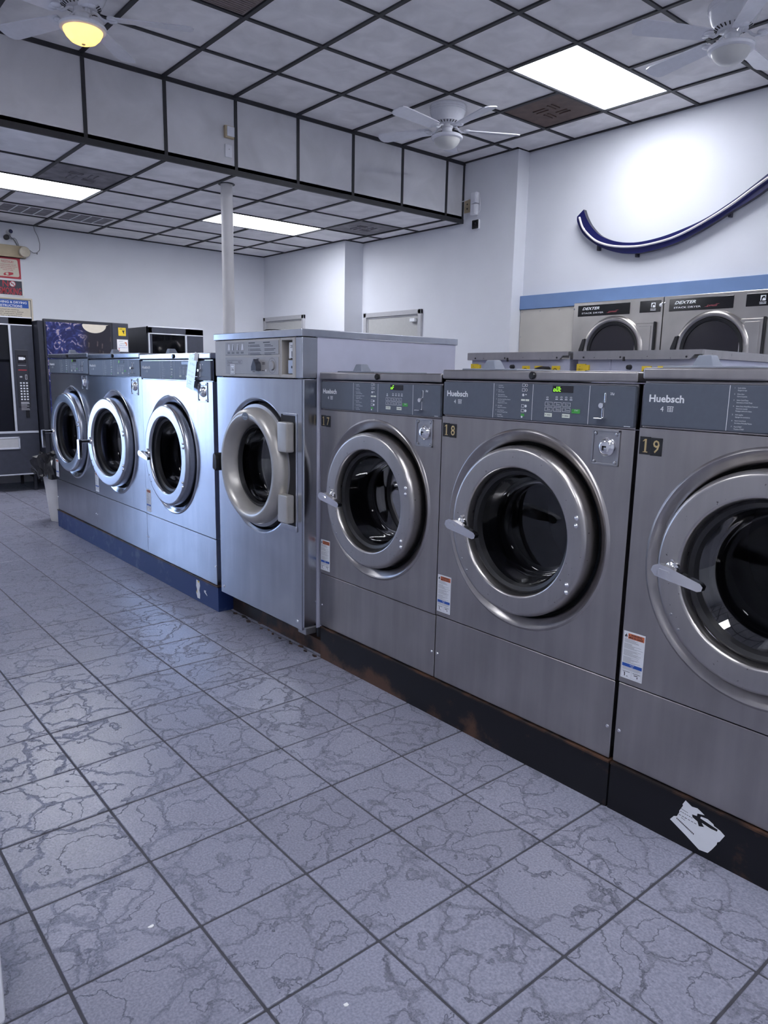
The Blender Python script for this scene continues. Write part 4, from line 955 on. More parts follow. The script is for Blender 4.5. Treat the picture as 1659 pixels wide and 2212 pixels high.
# ---- paper tag on the big washer
def paper_tag():
    t = empty('paper_tag', (1.846-.020, 3.86, 1.232), R(-90), 'white paper tag in plastic sleeve stuck on the big washer controls', 'tag')
    t.rotation_euler = (R(-3), R(12), R(-90))
    g = MB(); g.rbox(-.045, .045, -.0016, 0, 0, .19, .0004, 0, 1)
    g.build('sheet', 'paper', t)
    g = MB(); y = -.0022
    g.text("IT'S", .0, y, .160, .018, 0, 'C', .01, .3); g.bar(-.022, -.006, .134, .145, y, 0); g.bar(-.001, .032, .134, .145, y, 0)
    g.text('Please select', 0, y, .092, .014, 1, 'C', .01, wid=.066); g.text('another washer', 0, y, .070, .014, 1, 'C', .01, wid=.074)
    g.bar(-.033, -.029, .016, .055, y, 2); g.bar(-.015, .018, .040, .046, y, 2); g.bar(-.017, .016, .027, .033, y, 2)
    g.build('handwriting', ['ink_blue', 'ink_red', 'black_print'], t, recalc=False)
    g = MB(); g.add([(-.048, -.003, -.016), (.054, -.003, -.016), (.054, -.003, .20), (-.048, -.003, .19)], [(0, 1, 2, 3)]); g.build('sleeve', 'sheet_plastic', t)
    g = MB(); g.rbox(.02, .062, -.004, -.001, .165, .21, .0008, seg=1); g.build('tape', 'paper', t)
paper_tag()

# ================================================================ BACK ROW, seen over the tops (backs of machines facing the dryers)
def rear_machine(loc, w, label):
    t = empty('rear_washer', loc, R(-90), label, 'washing machine')
    H = 1.46
    MB().rbox(.012, w-.008, .02, .86, .16, H-.035, .004).build('cabinet', 'side_paint', t)
    MB().rbox(.0, w, .0, .88, .0, .155, .004).build('base', 'vend_black', t)
    MB().rbox(.30*w, .30*w+.004, .012, .02, .2, H-.04, .001).build('back_seam', 'side_paint', t)
    g = MB(); g.prism([(.0, H-.002), (.0, H-.040), (w-.055, H-.040), (w-.035, H-.020), (w-.001, H-.020), (w-.001, H-.002)], -.004, .010); g.box(.0, w, .0, .90, H-.004, H)
    g.box(w-.006, w, .01, .90, H-.036, H-.004)
    tp = g.build('top_lid', 'worn_steel', t)
    g = MB()
    for x in (.06, .40*w, w-.07): g.lathe([(0, -.007), (.004, -.006), (.005, -.003)], (x, 0, H-.03), 'y', 10)
    g.rbox(.42*w, .42*w+.012, -.006, .0, H-.048, H-.028, .002)
    g.build('lid_clips', 'black_rubber', tp)
    ym = .012
    for k, (u, zz, ww) in enumerate(((.02, .095, .050), (.56, .105, .045), (.68, .105, .045), (.84, .105, .045))):
        g = MB(); x = u*w; z = H-zz
        g.rbox(x, x+ww, ym-.001, ym+.008, z-.03, z+.035, .0004, 0, 1)
        if k == 0: g.rbox(x+ww-.01, x+ww+.02, ym-.002, ym+.008, z+.005, z+.03, .0004, 0, 1); g.text('120 V', x+.01, ym-.003, z+.005, .012, 1); g.text('4', x+.018, ym-.003, z+.019, .010, 1)
        else: g.lathe([(.011, ym-.003), (.014, ym-.003)], (x+ww/2, 0, z+.010), 'y', 16, 1); g.bar(x+.004, x+ww-.004, z-.022, z-.012, ym-.003, 1)
        g.build('yellow_label', ['sticker_yellow', 'black_print'], t, recalc=False)
    MB().tube([(.80*w, .018, H-.088), (.80*w, -.03, H-.088), (.78*w, -.055, H-.095), (.75*w, -.06, H-.12), (.74*w, -.06, H-.22), (.74*w, -.03, H-.5)], .016, 10).build('hose', 'black_rubber', t, smooth=True)
    MB().lathe([(0, .0), (.010, .002), (.012, .02)], (.46*w, 0, H-.075), 'y', 16).build('plug', 'black_rubber', t)
    return t
rear_machine((3.05, 2.905, 0), .68, 'back of grey washer with steel top showing over washer 18, left of two')
rear_machine((3.05, 2.198, 0), .65, 'back of grey washer with steel top showing over washer 19, right of two')

# ================================================================ DRYERS ON THE RIGHT WALL
def dryer(loc, w, label, blot):
    t = empty('stack_dryer', loc, R(-90), label, 'dryer')
    H = 2.04
    MB().rbox(.0, w-.004, .0, .06, .0, H, .004).build('front', 'dexter_steel', t)
    for cz in (1.585, .62):
        k = cz > 1
        if k:
            g = MB(); g.rbox(.050, .598, -.004, .002, 1.912, 2.012, .003, 0); y = -.0048
            g.text('DEXTER', .10, y, 1.970, .034, 1, 'L', .02, .35, wid=.185); g.text('STACK DRYER', .095, y, 1.934, .019, 1, 'L', .004, wid=.235)
            g.text('EXPRESS', .380, y, 1.936, .017, 2, 'L', .01, .5, wid=.09); g.bar(.365, .395, 1.934, 1.936, y, 2); g.bar(.455, .485, 1.952, 1.954, y, 2)
            g.build('name_strip', ['black_gloss', 'white_print', 'ink_red'], t, recalc=False)
            g = MB(); g.rbox(.695, .905 if not blot else .895, -.004, .002, 1.916, 2.014, .003, 0)
            g.bar(.805, .845, 1.955, 1.995, y, 1)
            g.poly([(.810, 1.955), (.818, 1.955), (.822, 1.972), (.834, 1.978), (.836, 1.968), (.842, 1.972), (.838, 1.987), (.826, 1.990), (.814, 1.982)], y-.0004, 0)
            g.text('DEXTER', .825, y, 1.938, .013, 1, 'C', .01, .2, wid=.052); g.bar(.80, .85, 1.930, 1.934, y, 1)
            g.build('logo_strip', ['black_gloss', 'white_print'], t, recalc=False)
        d = empty('door', (.455, 0, cz)); d.parent = t
        MB().lathe([(.315, .0), (.318, -.012), (.308, -.032), (.290, -.040), (.272, -.036), (.262, -.020)], (0, 0, 0), 'y', 72).build('door_ring', 'dexter_steel', d, smooth=True, ang=50)
        MB().lathe([(.264, -.026), (.258, -.034), (.236, -.028), (.230, -.010)], (0, 0, 0), 'y', 64).build('gasket', 'black_rubber', d, smooth=True)
        MB().lathe([(.236, -.018), (.10, -.020), (0, -.020)], (0, 0, 0), 'y', 64).build('door_glass', 'lcd_black', d, smooth=True)
        g = MB(); g.rbox(.22, .395, -.020, .0, -.24, .24, .008); g.build('hinge_plate', 'dexter_steel', d, smooth=True)
        g = MB(); g.rbox(.255, .375, -.026, -.018, -.215, .215, .006); g.build('hinge_cover', 'dexter_steel', d, smooth=True)
        MB().rbox(.395, .410, -.024, .0, -.25, .25, .004).build('hinge_pin', 'black_rubber', d)
        MB().prism([(-.335, .02), (-.30, .115), (-.275, .12), (-.285, .06), (-.30, -.02), (-.33, -.04)], -.055, -.01).build('door_handle', 'black_rubber', d)
    if blot: MB().lathe([(0, -.008), (.010, -.007), (.016, -.003)], (.893, 0, 1.972), 'y', 12).build('putty_blob', 'white_matte', t, smooth=True)
    for x in (.008, w-.012): MB().lathe([(0, -.010), (.008, -.006), (.008, -.0)], (x, 0, 1.985), 'y', 12).build('corner_screw', 'chrome', t, smooth=True)
dryer((5.985, 4.345, 0), .918, 'left stack dryer on the right wall with a white blob on its logo strip', True)
dryer((5.985, 3.424, 0), .918, 'right stack dryer on the right wall at the picture edge', False)
fpn = empty('filler_panel', (6.03, 5.03, 0), R(-90), 'beige filler panel on the wall left of the dryers', 'panel')
MB().rbox(0, .683, 0, .026, 0, 2.018, .003).build('sheet', 'beige_panel', fpn)
g = MB()
for x in (.02, .25, .48, .66):
    g.lathe([(0, -.004), (.005, -.003), (.006, 0)], (x, 0, 1.995), 'y', 10); g.lathe([(0, -.004), (.005, -.003), (.006, 0)], (x, 0, 1.2), 'y', 10)
for z in (1.75, 1.5): g.lathe([(0, -.004), (.005, -.003), (.006, 0)], (.015, 0, z), 'y', 10)
g.build('screws', 'dull_steel', fpn)
struct(MB().rbox(6.018, XC, YF+.02, 5.038, 2.02, 2.155, .004).build('trim_1', 'band_blue'), 'flat blue band running along the right wall above the dryers')

# ---- blue swoosh sign with neon tube (outline in y, z on the right wall)
def smooth_path(pts, n=8):
    out = []
    for i in range(len(pts)-1):
        p0 = pts[max(i-1, 0)]; p1 = pts[i]; p2 = pts[i+1]; p3 = pts[min(i+2, len(pts)-1)]
        for k in range(n):
            t = k/n
            out.append(tuple(.5*((2*b)+(-a+c)*t+(2*a-5*b+4*c-d)*t*t+(-a+3*b-3*c+d)*t**3) for a, b, c, d in zip(p0, p1, p2, p3)))
    out.append(pts[-1]); return out
lo = [(4.377, 2.822), (4.367, 2.767), (4.286, 2.647), (4.128, 2.535), (3.96, 2.465), (3.809, 2.433), (3.63, 2.428), (3.38, 2.466), (3.15, 2.545), (2.935, 2.645), (2.733, 2.738), (2.56, 2.85), (2.38, 2.99), (2.20, 3.16), (2.08, 3.30)]
up = [(4.309, 2.875), (4.275, 2.802), (4.212, 2.713), (4.107, 2.62), (3.949, 2.553), (3.763, 2.52), (3.554, 2.528), (3.341, 2.568), (3.128, 2.631), (2.929, 2.726), (2.776, 2.816), (2.60, 2.93), (2.42, 3.06), (2.25, 3.20), (2.08, 3.30)]
sw = empty('swoosh_sign', (0, 0, 0), 0, 'dark blue curved swoosh sign with thin white tube on the right wall', 'sign')
L_, U_ = smooth_path(lo, 5), smooth_path(up, 5)
n = len(L_); g = MB()
vs = []
for x in (5.985, 6.03):
    vs += [(x, a, b) for a, b in L_] + [(x, a, b) for a, b in U_]
q = 2*n
fs = [(k, k+1, n+k+1, n+k) for k in range(n-1)] + [(q+k, q+n+k, q+n+k+1, q+k+1) for k in range(n-1)]
g.add(vs, fs, 0)
side = [(k, q+k, q+k+1, k+1) for k in range(n-1)] + [(n+k, n+k+1, q+n+k+1, q+n+k) for k in range(n-1)] + [(0, n, q+n, q)]
g.f += side; g.m += [1]*len(side)
g.build('channel_face', ['sign_blue', 'sign_edge'], sw)
tb = [(4.336, 2.808), (4.287, 2.705), (4.19, 2.612), (4.097, 2.556), (3.951, 2.509), (3.747, 2.482), (3.572, 2.486), (3.374, 2.515), (3.159, 2.588), (2.931, 2.692), (2.732, 2.807), (2.56, 2.905), (2.40, 3.02), (2.24, 3.165)]
MB().tube([(5.965, a, b) for a, b in smooth_path(tb, 5)], .010, 8).build('neon_tube', 'neon_glass', sw, smooth=True)
for i in (1, 3, 5, 8, 11):
    a, b = tb[i]; MB().cyl((5.962, a, b), .006, .03, 'x', 8).build('tube_support', 'neon_glass', sw)
g = MB()
for a, b in ((4.15, 2.48), (3.75, 2.38), (2.95, 2.60)): g.rbox(6.02, XC, a-.012, a+.012, b+.02, b+.07, .003)
g.build('stand_off', 'sign_edge', sw)

# ---- small fittings on the right wall by the soffit end
o = empty('outlet_plate', (XB, 5.745, 0), R(-90), 'tan outlet plate on the right wall beside the soffit end', 'outlet')
MB().rbox(0, .082, -.008, 0, 3.035, 3.165, .003).build('plate', 'tan_plastic', o)
for z in (3.075, 3.12): MB().cyl((.045, -.0095, z), .009, .003, 'y', 12).build('socket', 'black_rubber', o)
MB().tube([(.06, -.01, 3.165), (.0, -.02, 3.155), (-.05, -.04, 3.145), (-.06, -.10, 3.14)], .004, 6).build('cable', 'white_matte', o)
o = empty('wall_transmitter', (XB, 5.615, 0), R(-90), 'white two-part ribbed box on the right wall above the black camera', 'wall box')
for z0, z1 in ((3.105, 3.215), (2.99, 3.098)):
    MB().rbox(0, .080, -.05, 0, z0, z1, .008).build('cover', 'white_gloss', o, smooth=True)
    MB().rbox(.048, .070, -.056, -.045, z0+.006, z1-.006, .004).build('rib', 'white_gloss', o, smooth=True)
MB().tube([(.085, -.01, 3.19), (.10, -.01, 3.10), (.10, -.01, 3.03), (.07, -.02, 2.975)], .004, 6).build('cable', 'white_matte', o)
o = empty('wall_camera', (XB, 5.605, 0), R(-90), 'small black square camera with white rim on the right wall', 'camera')
MB().rbox(0, .100, -.03, 0, 2.848, 2.948, .014, seg=4).build('rim', 'white_gloss', o, smooth=True)
MB().rbox(.006, .094, -.036, -.02, 2.854, 2.942, .012, seg=4).build('face', 'black_gloss', o, smooth=True)
MB().lathe([(0, -.040), (.014, -.040), (.018, -.036)], (.05, 0, 2.898), 'y', 20).build('lens', 'lcd_black', o, smooth=True)
# on the soffit
o = empty('thermostat', (3.085, YS, 0), 0, 'beige thermostat box high on the soffit', 'thermostat')
MB().rbox(0, .085, -.03, 0, 3.205, 3.300, .006).build('box', 'tan_plastic', o, smooth=True)
MB().rbox(.016, .083, -.036, -.02, 3.218, 3.294, .004).build('cover', 'wall_paint', o, smooth=True)
o = empty('switch_plate', (3.094, YS, 0), 0, 'small white blank plate on the soffit below the thermostat', 'wall plate')
MB().rbox(0, .063, -.010, 0, 3.062, 3.162, .004).build('plate', 'white_gloss', o, smooth=True)
MB().cyl((.035, -.0115, 3.125), .003, .003, 'y', 8).build('screw', 'black_rubber', o)

# ================================================================ CEILING FANS
def fan(x, y, rz, label, lit):
    t = empty('ceiling_fan', (x, y, HC), 0, label, 'ceiling fan', 'white five-blade ceiling fans')
    MB().lathe([(0, 0), (.150, 0), (.152, -.012), (.148, -.024), (.150, -.028), (.147, -.040), (.149, -.044), (.143, -.060), (.132, -.085), (.118, -.110), (.112, -.118), (.112, -.120), (0, -.120)], axis='z', seg=48).build('motor_housing', 'white_gloss', t, smooth=True)
    MB().lathe([(.112, -.118), (.108, -.126), (.082, -.140), (.060, -.142), (0, -.142)], axis='z', seg=40).build('vent_ring', 'white_gloss', t, smooth=True)
    sl = MB().rbox(-.0035, .0035, -.012, .012, -.002, .002, .001, seg=1).build('vent_slot', 'black_rubber', t)
    for k in range(24):
        a = 2*math.pi*k/24
        o_ = sl if k == 0 else share('vent_slot', sl, t, (0, 0, 0))
        o_.location = (.097*math.cos(a), .097*math.sin(a), -.1345); o_.rotation_euler = (R(28), 0, a-math.pi/2)
    MB().lathe([(0, -.14), (.048, -.14), (.048, -.165), (.042, -.170), (.042, -.212), (.046, -.218), (0, -.218)], axis='z', seg=32).build('switch_cup', 'white_gloss', t, smooth=True)
    MB().lathe([(.046, -.216), (.110, -.222), (.128, -.230), (.134, -.240), (.130, -.252), (.116, -.258), (.100, -.258)], axis='z', seg=48).build('light_pan', 'white_gloss', t, smooth=True)
    MB().lathe([(.112, -.250), (.108, -.268), (.096, -.290), (.074, -.312), (.045, -.325), (.0, -.330)], axis='z', seg=48).build('light_bowl', 'amber_glow' if lit else 'opal_glass', t, smooth=True)
    if lit: MB().lathe([(0, -.334), (.010, -.332), (.012, -.327)], axis='z', seg=12).build('finial', 'tan_plastic', t, smooth=True)
    for k in range(5):
        a = rz+2*math.pi*k/5
        arm = MB(); arm.tube([(.058, 0, -.152), (.085, 0, -.160), (.105, 0, -.180), (.125, 0, -.190), (.155, 0, -.186)], [.008, .008, .008, .009, .007], 8)
        arm.lathe([(0, -.190), (.020, -.189), (.030, -.183), (.030, -.178), (0, -.177)], (.165, .016, 0), 'z', 16); arm.lathe([(0, -.190), (.020, -.189), (.030, -.183), (.030, -.178), (0, -.177)], (.165, -.016, 0), 'z', 16)
        arm.build('blade_arm', 'white_gloss', t, rot=(0, 0, a), smooth=True)
        pts = [(.150, -.045), (.170, -.052), (.58, -.068), (.615, -.058), (.630, -.030), (.632, .0), (.628, .034), (.612, .060), (.58, .068), (.170, .052), (.150, .045)]
        b = MB(); vs = []
        for z in (-.004, .003): vs += [(px, py, -.178+z+py*.20) for px, py in pts]
        m_ = len(pts)
        b.add(vs, [tuple(range(m_)), tuple(range(2*m_-1, m_-1, -1))]+[(i, i+m_, (i+1) % m_+m_, (i+1) % m_) for i in range(m_)])
        b.build('blade', 'white_gloss', t, rot=(0, 0, a))
fan(1.66, 4.79, R(45), 'white ceiling fan with glowing amber light at the upper left', True)
fan(4.612, 4.735, R(42), 'white ceiling fan with unlit bowl near the soffit end', False)
fan(4.668, 2.378, R(5.5), 'white ceiling fan with unlit bowl at the upper right corner', False)

# ================================================================ BACK WALL: signs, exit light, camera
def sign(name, x0, x1, z0, z1, label):
    return empty(name, (x0, YB-.004, z0), 0, label, 'sign'), x1-x0, z1-z0
t, w, h = sign('notice_sign', 2.135, 2.405, 2.335, 2.565, 'red-bordered cream notice sign on the back wall above the no smoking sign')
MB().rbox(0, w, -.003, .003, 0, h, .001, seg=1).build('board', 'sticker_red', t)
g = MB(); pts = []
for (cx_, cz_, a0) in ((w-.038, .04, -90), (w-.048, h-.04, 0), (.048, h-.04, 90), (.038, .04, 180)):
    for k in range(5):
        a = R(a0+22.5*k); pts.append((cx_+.02*math.cos(a), cz_+.02*math.sin(a)))
g.poly(pts, -.0035, 0)
e = -.0040
g.text('NOTICE!', w*.5, e, h*.76, .026, 1, 'C', .01, wid=.125); g.bar(w*.27, w*.73, h*.735, h*.745, e, 1)
for k, s in enumerate(('24 HOUR CLOSED CIRCUIT', 'TELEVISION SURVEILLANCE IS', 'BEING RECORDED ON', 'VIDEOTAPE')):
    g.text(s, w*.5, e, h*(.62-.085*k), .016, 1, 'C', .008, wid=(.178, .20, .145, .11)[k])
g.poly([(w*.36, h*.15), (w*.52, h*.12), (w*.70, h*.20), (w*.70, h*.28), (w*.52, h*.30), (w*.37, h*.27)], e, 1); g.poly([(w*.40, h*.17), (w*.51, h*.145), (w*.51, h*.275), (w*.40, h*.255)], e-.0003, 0); g.disc(w*.37, h*.18, .013, e-.0004, 1)
g.build('print', ['vinyl_cream', 'sticker_red'], t, recalc=False)
t, w, h = sign('no_smoking_sign', 2.145, 2.425, 2.14, 2.325, 'black no smoking sign with red letters on the back wall')
MB().rbox(0, w, -.003, .003, 0, h, .001, seg=1).build('board', 'exit_white', t)
g = MB(); g.bar(.014, w-.018, .016, h-.014, -.0035, 0); e = -.004
g.text('N', .090, e, h*.555, .096, 1, 'C', .012, wid=.062); g.text('SMOKING', w*.5-.003, e, h*.12, .104, 1, 'C', .018, wid=.228)
cx_, cz_ = .163, h*.735
g.disc(cx_, cz_, .034, e, 1, 28); g.disc(cx_, cz_, .028, e-.0003, 2, 28)
g.bar(cx_-.018, cx_+.014, cz_-.003, cz_+.003, e-.0005, 0)
g.add([(cx_-.023, e-.0008, cz_+.017), (cx_-.017, e-.0008, cz_+.023), (cx_+.023, e-.0008, cz_-.017), (cx_+.017, e-.0008, cz_-.023)], [(0, 1, 2, 3)], 1)
g.build('print', ['vend_face', 'sticker_red', 'exit_white'], t, recalc=False)
t, w, h = sign('instruction_sign', 2.02, 2.508, 1.76, 2.128, 'cream washing and drying instructions sign with blue heading on the back wall')
MB().rbox(0, w, -.003, .003, 0, h, .001, seg=1).build('board', 'vinyl_cream', t)
g = MB(); e = -.0036
g.frame(.018, w-.018, .018, h-.018, e, .006, 0); g.bar(.035, w-.045, h-.112, h-.026, e, 1)
g.text('WASHING & DRYING', w*.5-.004, e-.0004, h-.065, .036, 2, 'C', .02, wid=.37); g.text('INSTRUCTIONS', w*.5+.0, e-.0004, h-.105, .036, 2, 'C', .02, wid=.262)
for k, s in enumerate(('Do not overload the machines.', 'Select washer temperature desired.', 'Select dryer temperature desired.', 'DO NOT wash or dry machine parts.', 'Please leave the machines clean.')):
    g.text(s, .050, e, h-.142-.0225*k, .018, 0, 'L', .012, wid=(.29, .335, .32, .32, .32)[k])
g.text('USE CAUTION:', w*.5, e, h-.272, .018, 0, 'C', .012)
for k in range(3): g.bar(.05, w-.10, h-.295-.02*k, h-.288-.02*k, e, 0)
g.build('print', ['black_print', 'sticker_blue', 'sticker_white'], t, recalc=False)

t = empty('emergency_light', (1.98, YB, 2.565), 0, 'tan emergency light box with clear lamp head on the back wall', 'emergency light')
MB().rbox(0, .47, -.055, 0, .0, .130, .008).build('housing', 'tan_plastic', t, smooth=True)
MB().rbox(-.01, .48, -.062, 0, .0, .018, .004).build('sill', 'tan_plastic', t)
for x in (.11, .455):
    MB().lathe([(.045, .0), (.056, -.03), (.060, -.075), (.054, -.088), (0, -.094)], (x, -.03, .062), 'y', 28).build('lamp_head', 'lamp_plastic', t, smooth=True)
t = empty('security_camera', (2.30, YB, 2.718), 0, 'small grey security camera with dangling wires above the emergency light', 'camera')
MB().lathe([(0, -.10), (.024, -.10), (.030, -.09), (.030, -.01), (0, 0)], (.005, 0, .115), 'y', 24).build('camera_head', 'exit_white', t, smooth=True)
MB().lathe([(0, -.106), (.018, -.105), (.024, -.098)], (.005, 0, .115), 'y', 20).build('lens', 'photo_navy', t, smooth=True)
MB().lathe([(0, -.05), (.026, -.048), (.030, -.03), (.028, 0)], (-.025, 0, .058), 'y', 24).build('mount_ball', 'black_rubber', t, smooth=True)
MB().tube([(.008, -.03, .09), (.015, -.04, .06), (.04, -.03, .05), (.06, -.02, .03), (.075, -.02, .0), (.085, -.02, -.02)], .007, 8).build('bracket', 'wire_grey', t, smooth=True)
MB().tube([(.0, -.03, .05), (.03, -.02, .045), (.055, -.02, .06), (.075, -.02, .045), (.09, -.02, .01), (.10, -.02, -.02)], .004, 6).build('wire', 'wire_grey', t, smooth=True)
t = empty('ceiling_cable', (2.57, YB, 2.65), 0, 'thin loose cable drooping from the lowered ceiling down to the emergency light', 'cable')
MB().tube([(.0, -.012, .295), (.01, -.012, .24), (.04, -.012, .18), (.058, -.012, .10), (.052, -.012, .03), (.02, -.012, -.005), (-.02, -.012, -.008), (-.06, -.02, .015), (-.09, -.03, .02)], .0035, 6).build('strand', 'wire_grey', t, smooth=True)
MB().cyl((.022, -.014, -.02), .006, .02, 'z', 8).build('clip', 'wire_grey', t)

# ================================================================ VENDING MACHINES (fronts face -y)
def snack_machine(x0, w, yf, zb, zt, label, depth, detail):
    t = empty('vending_machine', (x0, yf, 0), 0, label, 'vending machine')
    MB().rbox(0, w, .05, depth, zb, zt-.005, .004).build('cabinet', 'vend_black', t)
    gx = w-.235                                          # right edge of the window
    # door frame around the window
    f = MB(); f.rbox(0, .05, 0, .05, zb, zt, .004); f.rbox(gx, w, 0, .05, zb+.46, zt, .004); f.rbox(.0, w, 0, .05, zt-.085, zt, .004); f.rbox(.0, w, 0, .05, zb, zb+.47, .004)
    dr = f.build('front_door', 'vend_face', t)
    g = MB(); g.box(.05, gx, .40, .42, zb+.47, zt-.085); g.box(.05, .06, .05, .42, zb+.47, zt-.085); g.box(gx-.01, gx, .05, .42, zb+.47, zt-.085); g.box(.05, gx, .05, .42, zb+.47, zb+.48); g.build('display_well', 'dark_recess', t)
    g = MB(); g.box(.05, gx, .016, .020, zb+.47, zt-.085); g.build('window_pane', 'dark_pane', dr)
    tr = MB(); tr.rbox(gx-.004, gx+.018, -.006, .01, zb+.47, zt-.078, .003); tr.rbox(.0, w-.004, -.006, .01, zb+.455, zb+.478, .003); tr.rbox(.0, w-.004, -.006, .01, zt-.090, zt-.078, .003); tr.rbox(.0, w, -.004, .01, zt-.012, zt, .003); tr.rbox(0, w-.01, -.004, .01, zb, zb+.014, .003)
    tr.rbox(.0, .018, -.006, .01, zb+.47, zt-.078, .003)
    tr.build('chrome_trim', 'vend_trim', dr, smooth=True)
    for k in range(5):
        z = zb+.55+.19*k
        sh = MB().rbox(.06, gx-.01, .06, .38, z, z+.008, .002).build('shelf', 'vend_black', t)
        MB().rbox(.06, gx-.01, .052, .06, z-.004, z+.022, .001).build('price_strip', 'frame_paint', sh)
        for q in range(5):
            x = .12+(gx-.18)*q/4
            if k in (0, 1, 2):
                g = MB(); g.tube([(x+.038*math.cos(a), .07+.016*a, z+.05+.038*math.sin(a)) for a in [2*math.pi*i/10 for i in range(21)]], .0025, 5); g.build('spiral', 'dull_steel', sh, smooth=True)
            else:
                MB().rbox(x-.045, x+.045, .08, .14, z+.01, z+.15, .012, seg=2).build('snack_bag', 'snack_foil', sh, smooth=True)
    # payment panel
    px = gx+.045; pw = .125
    pp = MB().rbox(px, px+pw, -.010, .002, zb+.74, zb+1.34, .003).build('payment_panel', 'vend_black', dr)
    g = MB(); e = -.0108
    g.bar(px+.02, px+.105, zb+1.20, zb+1.285, e, 0); g.bar(px+.03, px+.08, zb+1.235, zb+1.265, e-.0004, 1); g.bar(px+.082, px+.095, zb+1.24, zb+1.26, e-.0004, 1)
    g.bar(px+.02, px+.10, zb+1.175, zb+1.18, e, 2); g.bar(px+.02, px+.105, zb+1.125, zb+1.133, e, 3)
    g.frame(px+.085, px+.103, zb+1.03, zb+1.08, e, .003, 1); g.bar(px+.03, px+.055, zb+1.05, zb+1.065, e, 2)
    for r_ in range(7):
        for c_ in range(3): g.bar(px+.028+.030*c_, px+.046+.030*c_, zb+.985-.029*r_, zb+1.000-.029*r_, e, 1)
    for k in range(7): g.bar(px+.025, px+.025+(.08, .085, .06, .08, .055, .08, .085)[k], zb+.782-.013*k, zb+.787-.013*k+(.004 if k < 2 else 0), e, 2)
    g.build('keypad_print', ['lcd_black', 'sticker_white', 'frame_paint', 'sticker_red'], pp, recalc=False)
    g = MB(); g.rbox(px+.07, px+.105, -.012, .002, zb+.625, zb+.70, .003); g.build('coin_return', 'black_gloss', dr)
    # delivery bin
    bx0, bx1 = .14, gx-.005
    f = MB(); f.rbox(bx0, bx1+.04, -.010, .004, zb+.40, zb+.418, .003); f.rbox(bx0, bx1+.04, -.010, .004, zb+.285, zb+.303, .003); f.rbox(bx0, bx0+.018, -.010, .004, zb+.285, zb+.418, .003); f.rbox(bx1+.022, bx1+.04, -.010, .004, zb+.285, zb+.418, .003)
    f.build('bin_frame', 'vend_trim', dr, smooth=True)
    MB().box(bx0+.018, bx1+.022, -.006, .002, zb+.30, zb+.40).build('bin_flap', 'frame_paint', dr)
    for x in (.05, w-.07):
        for y in (.05, depth-.1): MB().rbox(x, x+.03, y, y+.03, 0, zb+.002, .003).build('leg', 'vend_black', t)
    return t
snack_machine(1.30, .99, 8.62, .185, 1.868, 'dark snack vending machine with chrome-framed window at the left edge', .70, True)
snack_machine(.26, .99, 8.62, .185, 1.868, 'dark snack vending machine beyond the left picture edge, mirrored in the far washers', .70, True)
snack_machine(3.53, .70, 8.52, .185, 1.85, 'low dark snack vending machine, rightmost of the three at the back wall', .78, False)
t = empty('vending_machine', (2.355, 8.42, 0), 0, 'black drink vending machine with big splash picture, middle one at the back wall', 'vending machine')
w = .905
MB().rbox(0, w, .06, .90, .10, 1.83, .004).build('cabinet', 'vend_black', t)
MB().rbox(-.055, .0, .03, .88, .10, 1.835, .004).build('side_ledge', 'vend_black', t)
dr = MB().rbox(0, w, 0, .06, .10, 1.855, .006).build('front_door', 'vend_black', t)
MB().rbox(.015, .695, -.010, .0, .16, 1.825, .006, seg=2).build('picture_panel', 'splash_print', dr)
pic = MB(); e = -.0112
pts = [(.40, 1.822)]+[(.52+.13*math.cos(a), 1.815-.085*math.sin(a)) for a in [math.pi*(1-k/16) for k in range(17)]]+[(.675, 1.822)]
pic.poly([(x, z) for x, z in pts if z <= 1.823], e, 0)
rr = random.Random(11)
for k in range(16):
    x, z = rr.uniform(.42, .69), rr.uniform(1.2, 1.66)
    pic.poly([(x, z), (x+.012, z+.004), (x+.016, z+.05), (x+.004, z+.06)], e, 1)
tag(pic.build('picture_shape', ['vinyl_cream', 'snack_foil'], dr, recalc=False), kind='stuff')
MB().rbox(.720, .900, -.008, .0, .16, 1.85, .004).build('side_panel', 'vend_face', dr)
g = MB(); g.rbox(.785, .870, -.010, -.008, 1.715, 1.805, .004, 0, 1); e = -.0106
g.text('SMILE!', .795, e, 1.785, .016, 1, 'L', .01, wid=.065); g.poly([(.825, 1.775), (.860, 1.775), (.848, 1.760), (.852, 1.738), (.846, 1.738)], e, 1)
for q in (.752, .742, .728): g.bar(.797, .797+.03, q, q+.005, e, 1)
g.build('yellow_sticker', ['sticker_yellow', 'black_print'], dr, recalc=False)
g = MB(); g.rbox(.765, .890, -.010, -.008, 1.54, 1.675, .001, 0, 1)
g.bar(.785, .83, 1.652, 1.657, e, 2); g.bar(.80, .86, 1.628, 1.633, e, 2); g.text('Thank you for', .828, e, 1.606, .015, 1, 'C', .005, wid=.085); g.text('being considerate', .828, e, 1.582, .015, 1, 'C', .005, wid=.10)
g.disc(.785, 1.572, .006, e, 3, 10); g.disc(.788, 1.553, .006, e, 3, 10); g.poly([(.845, 1.645), (.872, 1.648), (.878, 1.62), (.868, 1.60), (.866, 1.63)], e, 4)
g.build('paper_note', ['paper', 'ink_blue', 'frame_paint', 'sticker_red', 'sticker_orange'], dr, recalc=False)
for k in range(8): MB().rbox(.76, .87, -.013, -.008, 1.38-.06*k, 1.42-.06*k, .003).build('selection_button', 'vend_trim', dr)
MB().rbox(.12, .60, -.03, .0, .22, .42, .01).build('delivery_port', 'black_gloss', dr)
for x in (.04, w-.08):
    for y in (.08, .8): MB().rbox(x, x+.04, y, y+.04, 0, .102, .003).build('leg', 'vend_black', t)

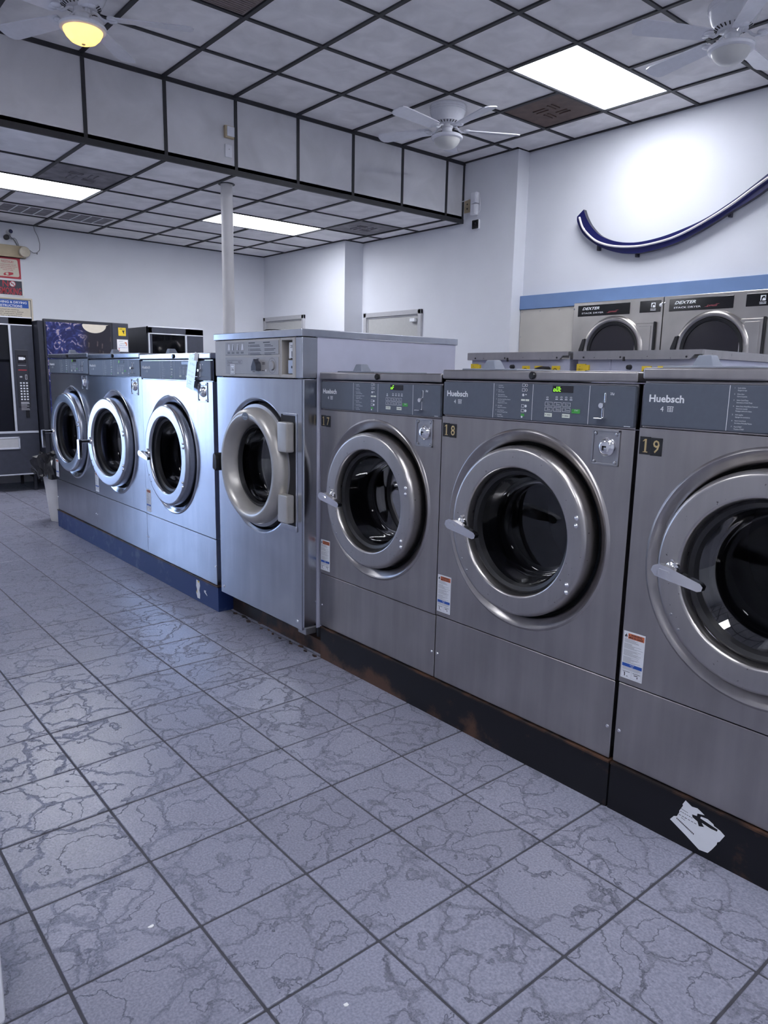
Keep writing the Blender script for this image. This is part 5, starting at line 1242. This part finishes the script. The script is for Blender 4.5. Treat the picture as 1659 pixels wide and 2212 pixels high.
# ---- trash can with liner
t = empty('trash_can', (1.985, 6.78, 0), 0, 'grey plastic trash can with shiny black liner at the far end of the washers', 'trash can')
g = MB(); n = 48
vs = []; lv = [(0, .125), (.02, .13), (.30, .158), (.46, .178), (.50, .182)]
for z, r in lv:
    for k in range(n):
        a = 2*math.pi*k/n; q = r*(1+.035*math.cos(8*a)*(1 if z < .4 else .3)); vs.append((q*math.cos(a), q*math.sin(a), z))
fs = [(i*n+k, i*n+(k+1) % n, (i+1)*n+(k+1) % n, (i+1)*n+k) for i in range(len(lv)-1) for k in range(n)]+[tuple(range(n-1, -1, -1))]
g.add(vs, fs); g.build('can', 'can_grey', t, smooth=True)
g = MB(); n = 64; rr = random.Random(9); vs = []
ph = [rr.uniform(0, 6.28) for _ in range(8)]
lv = [(.12, .10), (.40, .150), (.575, .176), (.592, .188), (.585, .205), (.545, .222), (.49, .228), (.44, .224), (.405, .216)]
for i, (z, r) in enumerate(lv):
    amp = 0 if i < 2 else .012 if i < 4 else .022
    for k in range(n):
        a = 2*math.pi*k/n
        q = r+amp*(math.sin(5*a+ph[0]+i*.5)+.7*math.sin(11*a+ph[1]-i*.7)+.6*math.sin(17*a+ph[2]+i))+rr.uniform(-1, 1)*amp*.45
        vs.append((q*math.cos(a), q*math.sin(a), z+amp*.9*math.sin(7*a+ph[3]+i)+rr.uniform(-1, 1)*amp*.4))
g.add(vs, [(i*n+k, i*n+(k+1) % n, (i+1)*n+(k+1) % n, (i+1)*n+k) for i in range(len(lv)-1) for k in range(n)]+[tuple(range(n))])
g.build('liner', 'liner', t, recalc=False)

# ---- scraps on the floor
def scrap(x, y, s, label):
    g = MB(); rr = random.Random(int(x*1000)); pts = []
    for k in range(9):
        a = 2*math.pi*k/9; r = s*rr.uniform(.55, 1.1); pts.append((x+r*math.cos(a), y+.7*r*math.sin(a)))
    g.prism(pts, -.0006, .0016, 0, 'z')
    tag(g.build('paper_scrap', 'paper'), label, 'scrap')
scrap(.588, 1.538, .008, 'tiny white paper crumb on the floor tile at the lower left')
scrap(.820, 1.063, .007, 'tiny white paper crumb on the floor tile near the bottom edge')
